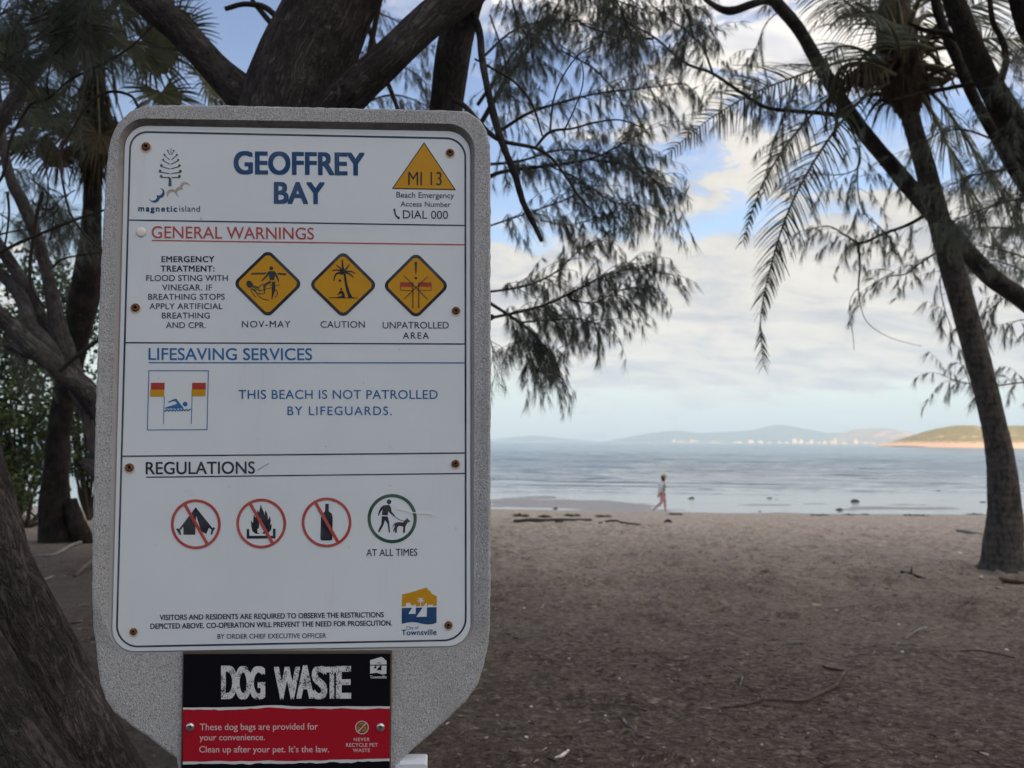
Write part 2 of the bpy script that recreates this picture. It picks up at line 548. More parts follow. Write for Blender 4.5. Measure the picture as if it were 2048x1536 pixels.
def _groundmat(g, b):
    p = geo_pos(g)
    sep = g.n('ShaderNodeSeparateXYZ')
    g.t.links.new(p, sep.inputs[0])
    y = sep.outputs[1]
    x = sep.outputs[0]
    fine = g.noise(p, 34, 6, 0.72)
    mid = g.noise(g.mapping(p, (1, 1.0, 1)), 7.0, 6, 0.7, 0.5)
    big = g.noise(p, 0.75, 4, 0.6, 0.4)
    needles = g.noise(g.mapping(p, (1.0, 3.2, 1), rot=(0, 0, 0.5)), 30, 4, 0.7, 1.2)
    sand = g.mix(fine, (0.41, 0.345, 0.285), (0.65, 0.555, 0.47))
    sand = g.mix(g.ramp(mid, [(0.42, 0.0), (0.62, 0.85)]), sand, (0.26, 0.205, 0.165))
    litter = g.mix(needles, (0.050, 0.037, 0.031), (0.22, 0.165, 0.135))
    litter = g.mix(g.ramp(mid, [(0.4, 0.0), (0.68, 0.8)]), litter, (0.14, 0.088, 0.068))
    litter = g.mix(g.ramp(fine, [(0.56, 0.0), (0.76, 0.6)]), litter, (0.28, 0.23, 0.195))
    patch = g.noise(g.mapping(p, (1, 1.5, 1)), 1.7, 5, 0.65, 0.6)
    litter = g.mix(g.ramp(patch, [(0.46, 0.0), (0.64, 0.6)]), litter, (0.036, 0.027, 0.024))
    speck = g.noise(g.mapping(p, (1, 1.25, 1)), 19, 7, 0.78, 0.7)
    litter = g.mix(g.ramp(speck, [(0.40, 0.95), (0.48, 0.0)]), litter, (0.022, 0.017, 0.015))
    litter = g.mix(g.ramp(speck, [(0.53, 0.0), (0.61, 0.9)]), litter, (0.30, 0.245, 0.21))
    sand = g.mix(g.ramp(speck, [(0.39, 0.85), (0.48, 0.0)]), sand, (0.17, 0.135, 0.11))
    # litter thins towards the open beach; its darkness also paints in the tree shade
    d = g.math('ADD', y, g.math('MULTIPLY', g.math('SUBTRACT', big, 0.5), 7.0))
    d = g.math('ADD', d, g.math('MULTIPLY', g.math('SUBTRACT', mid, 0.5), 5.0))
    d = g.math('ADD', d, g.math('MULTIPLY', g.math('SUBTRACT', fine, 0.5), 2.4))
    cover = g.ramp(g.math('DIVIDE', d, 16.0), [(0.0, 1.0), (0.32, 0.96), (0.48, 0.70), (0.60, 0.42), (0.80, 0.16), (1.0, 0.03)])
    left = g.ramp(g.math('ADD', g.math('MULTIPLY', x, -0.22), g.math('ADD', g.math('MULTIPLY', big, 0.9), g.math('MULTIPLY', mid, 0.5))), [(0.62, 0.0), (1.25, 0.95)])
    left_litter_shade = g.math('MULTIPLY', left, g.ramp(g.math('DIVIDE', y, 30.0), [(0.0, 1.0), (0.32, 1.0), (0.62, 0.0)]))
    cover = g.math('MAXIMUM', cover, left_litter_shade)
    shaded_litter = g.mix(fine, (0.030, 0.024, 0.021), (0.105, 0.082, 0.070))  # darker litter tone with the shade on the left ground painted in
    litter = g.mix(g.math('MULTIPLY', left_litter_shade, 0.85), litter, shaded_litter)
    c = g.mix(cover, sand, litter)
    # damp, lilac grey tidal flat beyond the crest
    wet = g.ramp(g.math('DIVIDE', g.math('ADD', y, g.math('MULTIPLY', g.noise(p, 0.35, 3), 3.0)), 60.0), [(0.58, 0.0), (0.65, 1.0)])
    flat = g.mix(g.noise(g.mapping(p, (0.5, 1.6, 1)), 1.6, 5, 0.6), (0.20, 0.185, 0.185), (0.36, 0.335, 0.335))
    c = g.mix(wet, c, flat)
    g.t.links.new(c, b.inputs['Base Color'])
    r = g.mix(wet, (0.95,) * 3, (0.48,) * 3)
    g.t.links.new(r, b.inputs['Roughness'])
    h = g.math('ADD', g.math('MULTIPLY', mid, 1.2), g.math('ADD', g.math('MULTIPLY', fine, 0.5), g.math('MULTIPLY', g.math('MULTIPLY', needles, cover), 0.5)))
    h = g.math('ADD', h, g.math('MULTIPLY', speck, 0.9))
    bump(g, b, h, 0.9, 0.03)


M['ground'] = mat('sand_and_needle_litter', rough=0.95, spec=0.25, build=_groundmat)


def axis(parts):
    out = [parts[0][0]]
    for a, b_, st in parts:
        n = max(1, int(round((b_ - a) / st)))
        out += list(np.linspace(a, b_, n + 1)[1:])
    return np.array(out)


_dn = 900
_dy = 6.5 + 11 * rng.random(_dn) ** 0.9
_dx = rng.uniform(-0.1, 0.72, _dn) * _dy
_da, _dd = rng.uniform(-0.9, 0.9, _dn), rng.uniform(0.015, 0.042, _dn)


def trodden_z(X, Y):
    """the ground with old footprints in the loose sand"""
    Z = ground_z(X, Y)
    for x, y, a, d in zip(_dx, _dy, _da, _dd):
        c = (np.abs(X - x) < 0.5) & (np.abs(Y - y) < 0.5)
        u = (X[c] - x) * math.cos(a) + (Y[c] - y) * math.sin(a)
        v = -(X[c] - x) * math.sin(a) + (Y[c] - y) * math.cos(a)
        q = (u / 0.075) ** 2 + (v / 0.15) ** 2
        Z[c] += d * (0.55 * np.exp(-(np.sqrt(q) - 1.5) ** 2 * 4) - np.exp(-q))
    return Z


mb = MB()
V_, F_ = grid(axis([(-700, -60, 40), (-60, -14, 2), (-14, -3, 0.14), (-3, 14, 0.07), (14, 60, 1.2), (60, 700, 40)]),
              axis([(-60, 2.4, 1.2), (2.4, 17, 0.07), (17, 36, 0.2), (36, 70, 0.6), (70, 110, 2.5), (110, 420, 30)]), trodden_z)
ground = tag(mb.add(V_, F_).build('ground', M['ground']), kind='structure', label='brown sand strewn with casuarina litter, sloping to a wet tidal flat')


def _water(g, b):
    p = geo_pos(g)
    sep = g.n('ShaderNodeSeparateXYZ')
    g.t.links.new(p, sep.inputs[0])
    w1 = g.noise(g.mapping(p, (0.10, 0.62, 1), rot=(0, 0, 0.04)), 1.0, 5, 0.62, 0.6)
    w2 = g.noise(g.mapping(p, (0.012, 0.05, 1)), 1.0, 3, 0.55)
    w3 = g.noise(g.mapping(p, (0.9, 3.0, 1)), 1.0, 3, 0.6)
    h = g.math('ADD', g.math('MULTIPLY', w1, 1.0), g.math('ADD', g.math('MULTIPLY', w2, 1.2), g.math('MULTIPLY', w3, 0.42)))
    deep = g.ramp(g.math('DIVIDE', sep.outputs[1], 700.0), [(0.0, 0.0), (0.085, 0.08), (0.14, 0.45), (0.3, 0.85), (0.6, 1.0)])
    c = g.mix(deep, (0.27, 0.31, 0.325), (0.014, 0.10, 0.20))
    g.t.links.new(c, b.inputs['Base Color'])
    b.inputs['IOR'].default_value = 1.33
    h = g.math('MULTIPLY', h, g.ramp(g.math('DIVIDE', sep.outputs[1], 200.0), [(0.0, 0.08), (0.26, 0.12), (0.5, 1.0)]))
    bump(g, b, h, 1.0, 0.28)


M['water'] = mat('sea_water', rough=0.14, spec=0.5, build=_water)
mb = MB()
SEA = -1.985


def sea_z(X, Y):
    a = smooth(50, 85, Y) * (1 - 0.75 * smooth(160, 290, Y)) * (np.abs(X) < 250)
    ph = Y + 2.2 * fbm(X * 0.03, Y * 0.02, 3, 51)
    w = 0.6 * (0.045 * np.sin(ph * 2.4 + 3 * fbm(X * 0.05, Y * 0.05, 2, 52)) + 0.05 * np.sin(ph * 1.1 + 1.3) * (0.6 + fbm(X * 0.04, Y * 0.06, 2, 53)) + 0.16 * fbm(X * 0.22, Y * 0.8, 3, 54) + 0.62 * fbm(X * 0.07, Y * 0.30, 3, 57))
    return SEA + a * w + (1 - a) * 0.008 * fbm(X * 0.5, Y * 1.5, 2, 55) * (np.abs(X) < 250)


V_, F_ = grid(axis([(-9000, -3000, 3000), (-3000, -300, 900), (-300, -40, 26), (-40, 150, 0.8), (150, 300, 30), (300, 3000, 900), (3000, 9000, 3000)]),
              axis([(37, 50, 1.0), (50, 150, 0.35), (150, 300, 1.0), (300, 900, 60), (900, 7500, 1100)]), sea_z)
water = tag(mb.add(V_, F_).build('sea', M['water']), kind='structure', label='calm blue grey sea with low ripples at low tide')


# small curling wave lines close in: low real ridges of water with a pale foam crest
M['foam'] = mat('thin_foam', rough=0.6, spec=0.4, build=lambda g, b: g.t.links.new(
    g.mix(g.noise(g.mapping(geo_pos(g), (0.6, 3, 1)), 2.0, 4, 0.7), (0.30, 0.34, 0.35), (0.72, 0.75, 0.75)), b.inputs['Base Color']))
mb = MB()
for k in range(64):
    y0 = 53 + k * 1.5 + rng.uniform(-1, 1)
    xa = rng.uniform(-30, 50)
    L = rng.uniform(18, 60)
    n = 60
    xs = np.linspace(xa - L / 2, xa + L / 2, n)
    ys = y0 + 1.2 * fbm(xs * 0.06 + k * 3.1, xs * 0 + k, 3, 20)
    t = np.sin(np.linspace(0, np.pi, n)) ** 0.6
    hgt = (0.05 + 0.05 * rng.random()) * t * (1 + 0.7 * fbm(xs * 0.5, xs * 0 + k, 2, 33))
    wd = 0.42 * t + 0.02
    rows = [np.stack([xs, ys - wd, np.full(n, SEA - 0.01)], 1), np.stack([xs, ys - 0.1 * wd, SEA + hgt], 1), np.stack([xs, ys + wd * 1.6, np.full(n, SEA - 0.01)], 1)]
    V = np.concatenate(rows)
    i = np.arange(n - 1)
    for rr in range(2):
        mb.add(V if rr == 0 else np.zeros((0, 3)), np.stack([i + rr * n, i + 1 + rr * n, i + 1 + (rr + 1) * n, i + (rr + 1) * n], 1) - (0 if rr == 0 else len(V)), 0)
M['ripple'] = mat('ripple_water', rough=0.3, spec=0.5, build=lambda g, b: g.t.links.new(
    g.mix(g.ramp(g.noise(g.mapping(geo_pos(g), (0.25, 0.6, 1)), 1.0, 4, 0.7), [(0.42, 0.0), (0.6, 1.0)]), (0.14, 0.18, 0.20), (0.55, 0.59, 0.60)), b.inputs['Base Color']))
ripples = tag(mb.build('wave_ripples', M['ripple']), kind='stuff', label='small ripples breaking in lines along the shallow water')


def ridge(name, px, py, d, depth, mats, label, base_px=893.0, seed=0, foot=None, rough=0.06):
    """a hill: its skyline seen at distance d, with rounded slopes in front of and behind the crest"""
    xs_px = np.linspace(px[0], px[-1], 90)
    top = np.interp(xs_px, px, py)
    crest = np.array([P(a, b_, d) for a, b_ in zip(xs_px, top)])
    n = len(xs_px)
    prof = np.concatenate([np.linspace(-1, 0, 11), np.linspace(0, 1, 7)[1:]])
    rows = []
    for q in prof:
        h = np.cos(q * np.pi / 2) ** (0.9 if q < 0 else 1.2)
        z = SEA - 3 + (crest[:, 2] - SEA + 3) * h
        amp = (crest[:, 2] - SEA) * rough * (1 - abs(q)) ** 0.0
        nz = fbm(crest[:, 0] / depth * 2.2 + seed, np.full(n, q * 1.6 + seed), 4, seed) * 2.0
        z = z + np.where(abs(q) < 0.02, 0.35, 1.0) * np.where(abs(q) > 0.99, 0, 1) * amp * nz * 2.2
        y = crest[:, 1] + q * depth * (1 + 0.3 * fbm(crest[:, 0] / depth * 1.5, np.full(n, q), 3, seed + 4))
        rows.append(np.stack([crest[:, 0], y, z], 1))
    V = np.concatenate(rows)
    i = np.arange(len(prof) - 1)[:, None] * n
    j = np.arange(n - 1)[None]
    F = np.stack([i + j, i + j + 1, i + n + j + 1, i + n + j], -1).reshape(-1, 4)
    m = MB()
    m.add(V, F)
    return tag(m.build(name, mats), label, None, None, 'structure')


def _hill(rock, c1, c2, sc, thr, zrock=None):
    def f(g, b):
        p = geo_pos(g)
        n1 = g.noise(p, sc, 5, 0.65)
        n2 = g.noise(p, sc * 4, 5, 0.7)
        c = g.mix(n2, c1, c2)
        k = g.ramp(n1, [(thr, 0.0), (thr + 0.12, 1.0)])
        if zrock:
            sep = g.n('ShaderNodeSeparateXYZ')
            g.t.links.new(p, sep.inputs[0])
            zz = g.math('ADD', sep.outputs[2], g.math('MULTIPLY', g.math('SUBTRACT', n2, 0.5), zrock * 2.2))
            k = g.math('MAXIMUM', g.math('MULTIPLY', k, 0.7), g.ramp(g.math('DIVIDE', zz, zrock * 2), [(0.25, 1.0), (0.55, 0.0)]))
        c = g.mix(k, c, rock)
        g.t.links.new(c, b.inputs['Base Color'])
        bump(g, b, n2, 0.6, 3.0)
    return f


M['headland'] = mat('wooded_headland', rough=1.0, spec=0.0, build=_hill((0.70, 0.50, 0.36), (0.075, 0.08, 0.03), (0.44, 0.36, 0.16), 0.055, 0.56, 5.0))
M['far_hill'] = mat('far_wooded_hills', rough=1.0, spec=0.0, build=_hill((0.12, 0.13, 0.12), (0.04, 0.06, 0.055), (0.07, 0.09, 0.075), 0.004, 0.62))
M['shore'] = mat('pale_far_shore', rough=1.0, spec=0.0, build=_hill((0.70, 0.58, 0.42), (0.30, 0.27, 0.18), (0.72, 0.62, 0.46), 0.012, 0.45))
M['rock_hill'] = mat('pink_granite_hill', rough=1.0, spec=0.0, build=_hill((0.68, 0.42, 0.31), (0.22, 0.20, 0.14), (0.36, 0.28, 0.19), 0.012, 0.50))

ridge('headland', [1805, 1822, 1845, 1868, 1900, 1935, 1965, 1990, 2030, 2080, 2200, 2300, 2420], [892, 884, 872, 861, 853, 852, 855, 854, 851, 850, 856, 870, 893], 950, 120, M['headland'],
      'sunlit green headland with orange rocky foot at the right end of the sea', seed=3, rough=0.05)
ridge('granite_hill', [1640, 1670, 1700, 1725, 1742, 1758, 1775, 1800, 1825, 1850], [889, 879, 868, 858, 856, 858, 864, 870, 876, 890], 4700, 500, M['rock_hill'],
      'pink rocky hill behind the white city buildings', seed=9, rough=0.07)
ridge('far_hill', [1180, 1250, 1310, 1352, 1390, 1440, 1500, 1535, 1556, 1580, 1610, 1650, 1690, 1730, 1800, 1900, 2100], [888, 876, 865, 861, 866, 864, 861, 853, 849, 853, 859, 866, 864, 870, 874, 876, 880], 6600, 600, M['far_hill'],
      'pale blue range of far hills over the city', seed=14, rough=0.03)
ridge('far_hill', [960, 1000, 1030, 1065, 1090, 1110, 1150, 1200, 1230], [882, 877, 874, 871, 873, 876, 879, 883, 889], 6900, 450, M['far_hill'],
      'faintest low hill on the horizon just right of the sign', seed=21, rough=0.03)
ridge('far_shore', [1130, 1220, 1300, 1400, 1500, 1600, 1700, 1830, 1900], [888.5, 886.5, 886, 886, 886.6, 887, 887.6, 888.6, 892], 3950, 150, M['shore'],
      'low sunlit shore line under the city', seed=27, rough=0.02)

# island hill behind the camera, unseen, added and sized to block the evening sun
mb = MB()
V_, F_ = grid(np.linspace(-700, 700, 61), np.linspace(-330, -60, 19),
              lambda X, Y: (46 + 12 * fbm(X * 0.006, Y * 0.006, 3, 40) + 8) * smooth(-60, -150, Y) * (1 - 0.35 * smooth(-230, -330, Y)) - 0.4 + 2.4 * smooth(-60, -75, Y))
tag(mb.add(V_, F_).build('sun_block_hill', M['far_hill']), kind='structure', label='unseen wooded hill behind the beach, added to block the low sun')

# ------------------------------------------------------------------ city on the far shore: each building its own object
M['city'] = mat('pale_city_render', (0.66, 0.58, 0.45), 0.9, 0.2)
M['city_glass'] = mat('city_windows', (0.12, 0.13, 0.15), 0.3, 0.5)


def city_building(px, w_px, top_px, d, label=None, group='pale sunlit city buildings along the far shore', step=False):
    base = 889.5 + (px - 1500) * 0.0045
    w_px *= 0.68
    a = P(px - w_px / 2, base, d)
    b_ = P(px + w_px / 2, base, d)
    zt = P(px, base + (top_px - base) * 0.82, d)[2]
    z0 = SEA - 1
    w = b_[0] - a[0]
    x0, y0, dep = a[0], a[1] + 40, w * rng.uniform(0.5, 0.9)
    t = thing('city_building', label or 'small pale building in the sunlit row along the far shore', 'building', (x0 + w / 2, y0 + dep / 2, z0), group)

    def box(m, x, X, y, Y, z, Z, mi=0):
        v = [(x, y, z), (X, y, z), (X, Y, z), (x, Y, z), (x, y, Z), (X, y, Z), (X, Y, Z), (x, Y, Z)]
        m.add(v, [(0, 1, 5, 4), (1, 2, 6, 5), (2, 3, 7, 6), (3, 0, 4, 7), (4, 5, 6, 7), (3, 2, 1, 0)], mi)
    m = MB()
    box(m, x0, x0 + w, y0, y0 + dep, z0, zt)
    h = zt - z0
    for k in range(max(2, int(h / 5.5))):
        zz = z0 + 3 + k * h / max(2, int(h / 5.5))
        box(m, x0 + w * 0.06, x0 + w * 0.94, y0 - 0.25, y0 - 0.02, zz, zz + 1.3, 1)
    m.build('wall', [M['city'], M['city_glass']], t, smooth=False)
    r = MB()
    box(r, x0 + w * 0.25, x0 + w * 0.62, y0 + dep * 0.3, y0 + dep * 0.7, zt + 0.02, zt + h * 0.12 + 1.5)
    box(r, x0 - 0.3, x0 + w + 0.3, y0 - 0.3, y0 + dep + 0.3, zt - 0.9, zt - 0.1)
    r.build('roof', M['city'], t, smooth=False)
    return t


for px, w, top in [(1338, 6, 885.5), (1352, 8, 879), (1360, 7, 882), (1368, 9, 880.5), (1377, 8, 884), (1388, 8, 877.5), (1396, 9, 879.5), (1404, 7, 883), (1418, 8, 885),
                   (1432, 10, 882), (1441, 8, 884), (1452, 9, 885), (1475, 9, 883), (1485, 11, 882.5), (1508, 15, 880), (1527, 13, 881.5), (1545, 9, 884), (1565, 8, 882),
                   (1580, 9, 884), (1596, 11, 877), (1609, 11, 878.5), (1622, 8, 884), (1630, 9, 879.5), (1645, 8, 883.5), (1657, 9, 882), (1673, 12, 882), (1678, 6, 876), (1697, 13, 885),
                   (1740, 9, 885), (1755, 10, 886), (1080, 5, 880.5), (1088, 5, 880)]:
    city_building(px, w, top - 0.8, 3850 + rng.uniform(-70, 40))
city_building(1720, 9.5, 877, 3700, 'tall white block standing alone at the foot of the pink granite hill', None)

# ------------------------------------------------------------------ the sign: everything on it is laid out on the sign's own plane
_a, _b, _c = 0.06260458, 0.00869235, -0.01427866
_Rz = np.array([[math.cos(_a), -math.sin(_a), 0], [math.sin(_a), math.cos(_a), 0], [0, 0, 1]])
_Rx = np.array([[1, 0, 0], [0, math.cos(_b), -math.sin(_b)], [0, math.sin(_b), math.cos(_b)]])
_Ry = np.array([[math.cos(_c), 0, math.sin(_c)], [0, 1, 0], [-math.sin(_c), 0, math.cos(_c)]])
SM = _Rz @ _Rx @ _Ry
S0 = EYE + np.array([-0.37058129, 1.32943746, 0.09288751])
SU, SN, SV = SM[:, 0], -SM[:, 1], SM[:, 2]        # right, towards the viewer, up


def uv(x, y, h=0.0):
    """pixel of the photograph -> (u, v) on the sign's plane raised by h"""
    r = ray(x, y)
    o = S0 + SN * h
    p = EYE + r * (((o - EYE) @ SN) / (r @ SN))
    return np.array([(p - S0) @ SU, (p - S0) @ SV])


def on(u, v, h=0.0):
    u, v = np.asarray(u, float), np.asarray(v, float)
    return S0 + u[..., None] * SU + v[..., None] * SV + np.asarray(h)[..., None] * SN


INK = 0.0004


def poly(mb, pts, mi=0, h=INK, z=None, holes=()):
    """a flat printed shape outlined in photograph pixels"""
    if z:
        pts = [z(*q) for q in pts]
        holes = [[z(*q) for q in hh] for hh in holes]
    loops = [[Vector((*uv(x, y, h), 0)) for x, y in lp] for lp in [pts, *holes]]
    tri = tessellate_polygon(loops)
    allp = np.array([(q[0], q[1]) for lp in loops for q in lp])
    T = []
    for t in tri:
        a, b, c = allp[t[0]], allp[t[1]], allp[t[2]]
        if (b[0] - a[0]) * (c[1] - a[1]) - (b[1] - a[1]) * (c[0] - a[0]) < 0:
            t = (t[0], t[2], t[1])
        T.append(t)
    mb.add(on(allp[:, 0], allp[:, 1], h), np.array(T), mi)


def stroke(mb, pts, w, mi=0, h=INK, z=None, k=1, closed=False, w2=None):
    """a printed line through pixel points, w pixels wide"""
    if z:
        pts = [z(*q) for q in pts]
    pts = np.array(pts, float)
    if k > 1:
        pts = catmull(pts, k)
    if closed:
        nx, pv = np.roll(pts, -1, 0), np.roll(pts, 1, 0)
        d = unit(unit(nx - pts) + unit(pts - pv))
    else:
        d = unit(np.gradient(pts, axis=0)) if len(pts) > 2 else np.repeat(unit(pts[1] - pts[0])[None], 2, 0)
    nrm = np.stack([-d[:, 1], d[:, 0]], 1)
    if not closed and len(pts) > 2:
        seg = unit(np.diff(pts, axis=0))
        cs = np.ones(len(pts))
        cs[1:-1] = np.clip((seg[:-1] * seg[1:]).sum(1), -0.2, 1)
        nrm = nrm / np.sqrt((1 + cs) / 2)[:, None]
    ww = np.linspace(w, w2 if w2 else w, len(pts))[:, None] / 2
    A, B = pts + nrm * ww, pts - nrm * ww
    q = np.array([uv(x, y, h) for x, y in np.vstack([A, B])])
    n = len(pts)
    i = np.arange(n if closed else n - 1)
    j = (i + 1) % n
    F = np.stack([i, j, j + n, i + n], 1)
    mb.add(on(q[:, 0], q[:, 1], h), F, mi)


def disc(mb, x, y, r, mi=0, h=INK, z=None, n=40, ry=None):
    a = np.linspace(0, 2 * np.pi, n, endpoint=False)
    poly(mb, [(x + r * math.cos(t), y + (ry or r) * math.sin(t)) for t in a], mi, h, z)


def ring(mb, x, y, ro, ri, mi=0, h=INK, n=64):
    a = np.linspace(0, 2 * np.pi, n, endpoint=False)
    stroke(mb, [(x + (ro + ri) / 2 * math.cos(t), y + (ro + ri) / 2 * math.sin(t)) for t in a], ro - ri, mi, h, closed=True)


def roundquad(c, r, n=9):
    """corners TL, TR, BR, BL in pixels -> rounded outline"""
    c = np.array(c, float)
    out = []
    rs = r if isinstance(r, (list, tuple)) else [r] * 4
    for i in range(4):
        p, a, b = c[i], unit(c[i - 1] - c[i]), unit(c[(i + 1) % 4] - c[i])
        cen = p + (a + b) * rs[i]
        for t in np.linspace(0, np.pi / 2, n):
            out.append(tuple(cen - b * rs[i] * math.cos(t) - a * rs[i] * math.sin(t)))
    return out


_font_cache = {}


def glyphs(s, bold=0.0, space=1.0):
    key = (s, bold, space)
    if key not in _font_cache:
        cu = bpy.data.curves.new('text', 'FONT')
        cu.body = s
        cu.size = 1.0
        cu.offset = bold
        cu.space_character = space
        cu.resolution_u = 5
        cu.fill_mode = 'FRONT'
        o = bpy.data.objects.new('text', cu)
        COL.objects.link(o)
        dg = bpy.context.evaluated_depsgraph_get()
        me = bpy.data.meshes.new_from_object(o.evaluated_get(dg))
        co = np.zeros(len(me.vertices) * 3)
        me.vertices.foreach_get('co', co)
        co = co.reshape(-1, 3)[:, :2]
        me.calc_loop_triangles()
        tr = np.array([t.vertices[:] for t in me.loop_triangles])
        bpy.data.objects.remove(o)
        bpy.data.curves.remove(cu)
        bpy.data.meshes.remove(me)
        a, b, c = co[tr[:, 0]], co[tr[:, 1]], co[tr[:, 2]]
        flip = ((b[:, 0] - a[:, 0]) * (c[:, 1] - a[:, 1]) - (b[:, 1] - a[:, 1]) * (c[:, 0] - a[:, 0])) < 0
        tr[flip] = tr[flip][:, ::-1]
        _font_cache[key] = (co, tr)
    return _font_cache[key]


def text(mb, s, x0, x1, top0, base0, base1=None, mi=0, bold=0.0, h=INK, ref='H', jitter=0.0, weight_adj=True):
    """lettering fitted to its place: x0..x1 wide, capitals from base to top (pixels of the photograph)"""
    base1 = base0 if base1 is None else base1
    cap = glyphs(ref, 0.0)[0][:, 1].max()
    O = uv(x0, base0, h)
    X = uv(x1, base1, h) - O
    Yv = uv(x0, top0, h) - O
    scale = np.linalg.norm(Yv) / cap
    need = np.linalg.norm(X) / scale
    nat = np.ptp(glyphs(s)[0][:, 0])
    space = 1.0
    if need > nat * 1.01 and len(s) > 1:
        w2 = np.ptp(glyphs(s, 0.0, 1.2)[0][:, 0])
        space = 1.0 + 0.2 * (need - nat) / max(w2 - nat, 1e-6)
        space = round(min(space, 1.6), 3)
    co, tr = glyphs(s, 0.0, space)
    x = (co[:, 0] - co[:, 0].min()) / np.ptp(co[:, 0])
    y = co[:, 1] / cap
    q = O + x[:, None] * X + y[:, None] * Yv
    if bold <= 0:
        mb.add(on(q[:, 0], q[:, 1], h), tr, mi)
        return
    w = bold * scale
    for k, (dx, dy) in enumerate(((-1, -.7), (1, -.7), (1, .7), (-1, .7), (0, 0))):
        mb.add(on(q[:, 0] + dx * w, q[:, 1] + dy * w, h + k * 0.00003), tr, mi)


def Z(ox, oy, s):
    return lambda x, y: (ox + x / s, oy + y / s)


z1, z2 = Z(190, 200, 4.763), Z(600, 200, 4.763)
z3, z4 = Z(190, 480, 4.763), Z(600, 480, 4.763)
z5, z6 = Z(190, 880, 4.763), Z(600, 880, 4.763)
z7, z8 = Z(180, 1180, 4.314), Z(580, 1160, 4.086)
zf, zj, zl, zc = Z(280, 730, 10.97), Z(460, 500, 10.97), Z(260, 285, 10.24), Z(790, 1170, 13.96)


# --- materials of the sign
def _cast(g, b):
    p = geo_pos(g)
    vo = g.n('ShaderNodeTexVoronoi')
    vo.inputs['Scale'].default_value = 420
    g.t.links.new(g.mapping(p, (1, 1, 0.7), rot=(0, 0.5, 0)), vo.inputs['Vector'])
    n = g.noise(g.mapping(p, (1, 1, 0.8), rot=(0, 0.6, 0)), 430, 4, 0.7, 0.6)
    n2 = g.noise(p, 14, 5, 0.6)
    n3 = g.noise(p, 60, 5, 0.7)
    c = g.ramp(n, [(0.32, (0.14, 0.14, 0.15)), (0.43, (0.38, 0.38, 0.39)), (0.58, (0.55, 0.55, 0.56)), (0.72, (0.72, 0.72, 0.72))])
    c = g.mix(g.ramp(n2, [(0.42, 0.0), (0.75, 0.45)]), c, (0.30, 0.29, 0.29))
    c = g.mix(g.ramp(n3, [(0.62, 0.0), (0.74, 0.6)]), c, (0.20, 0.20, 0.205))
    g.t.links.new(c, b.inputs['Base Color'])
    h = g.math('ADD', g.math('MULTIPLY', n, 1.0), g.math('MULTIPLY', vo.outputs[0], 0.5))
    bump(g, b, h, 0.9, 0.0022)


M['cast'] = mat('rough_grey_casting', rough=0.75, spec=0.35, build=_cast)


def _grime(g, b):
    p = geo_pos(g)
    n = g.noise(p, 70, 5, 0.7)
    n2 = g.noise(p, 9, 3, 0.6)
    c = g.mix(g.ramp(n, [(0.3, 0.0), (0.62, 1.0)]), (0.075, 0.06, 0.052), (0.26, 0.24, 0.23))
    c = g.mix(g.ramp(n2, [(0.5, 0.0), (0.7, 0.5)]), c, (0.36, 0.35, 0.35))
    sep = g.n('ShaderNodeSeparateXYZ')
    g.t.links.new(p, sep.inputs[0])
    zt = g.math('ADD', sep.outputs[2], g.math('MULTIPLY', n2, 0.06))
    c = g.mix(g.ramp(g.math('SUBTRACT', zt, 1.5), [(0.40, 0.85), (0.60, 0.25)]), c, (0.40, 0.39, 0.39))
    g.t.links.new(c, b.inputs['Base Color'])
    bump(g, b, n, 0.4, 0.001)


M['grime'] = mat('dirty_recess_edge', rough=0.9, spec=0.2, build=_grime)


def _panel(g, b):
    p = geo_pos(g)
    n = g.noise(p, 3.0, 4, 0.6)
    n2 = g.noise(p, 45, 4, 0.6)
    n3 = g.noise(g.mapping(p, (3.0, 1, 0.4)), 9, 4, 0.6)
    c = g.mix(g.ramp(n, [(0.3, 0.0), (0.7, 1.0)]), (0.71, 0.76, 0.815), (0.78, 0.83, 0.88))
    c = g.mix(g.ramp(n2, [(0.68, 0.0), (0.8, 0.4)]), c, (0.50, 0.48, 0.45))
    c = g.mix(g.ramp(n3, [(0.6, 0.0), (0.85, 0.35)]), c, (0.62, 0.61, 0.58))
    g.t.links.new(c, b.inputs['Base Color'])


M['panel'] = mat('white_sign_panel', rough=0.24, spec=0.5, build=_panel)


def ink(name, c, fade=0.0, fadecol=(0.7, 0.7, 0.7), sc=18):
    def f(g, b):
        p = geo_pos(g)
        n = g.noise(p, sc, 4, 0.6)
        k = g.mix(g.ramp(n, [(0.40, 0.0), (0.70, fade)]), c, fadecol)
        g.t.links.new(k, b.inputs['Base Color'])
    return mat(name, rough=0.5, spec=0.3, build=f)


M['navy'] = ink('navy_ink', (0.004, 0.056, 0.175), 0.08)
M['black'] = ink('black_ink', (0.013, 0.017, 0.026), 0.10)
M['line'] = ink('dark_blue_line_ink', (0.016, 0.028, 0.06), 0.12)
M['yellow'] = ink('yellow_ink', (0.60, 0.30, 0.012), 0.25, (0.48, 0.22, 0.01), 30)
M['red'] = ink('faded_red_ink', (0.45, 0.06, 0.055), 0.5, (0.52, 0.20, 0.16), 22)
M['flagred'] = ink('flag_red_ink', (0.42, 0.035, 0.035), 0.25, (0.46, 0.12, 0.08))
M['blue'] = ink('faded_blue_ink', (0.018, 0.13, 0.36), 0.5, (0.08, 0.24, 0.46), 16)
M['green'] = ink('dark_green_ink', (0.018, 0.085, 0.06), 0.15)
M['logo_green'] = ink('grey_green_ink', (0.03, 0.07, 0.06), 0.2)
M['beige'] = ink('beige_ink', (0.42, 0.33, 0.28), 0.2)
M['grey_ink'] = ink('scratch', (0.86, 0.86, 0.84), 0.0)


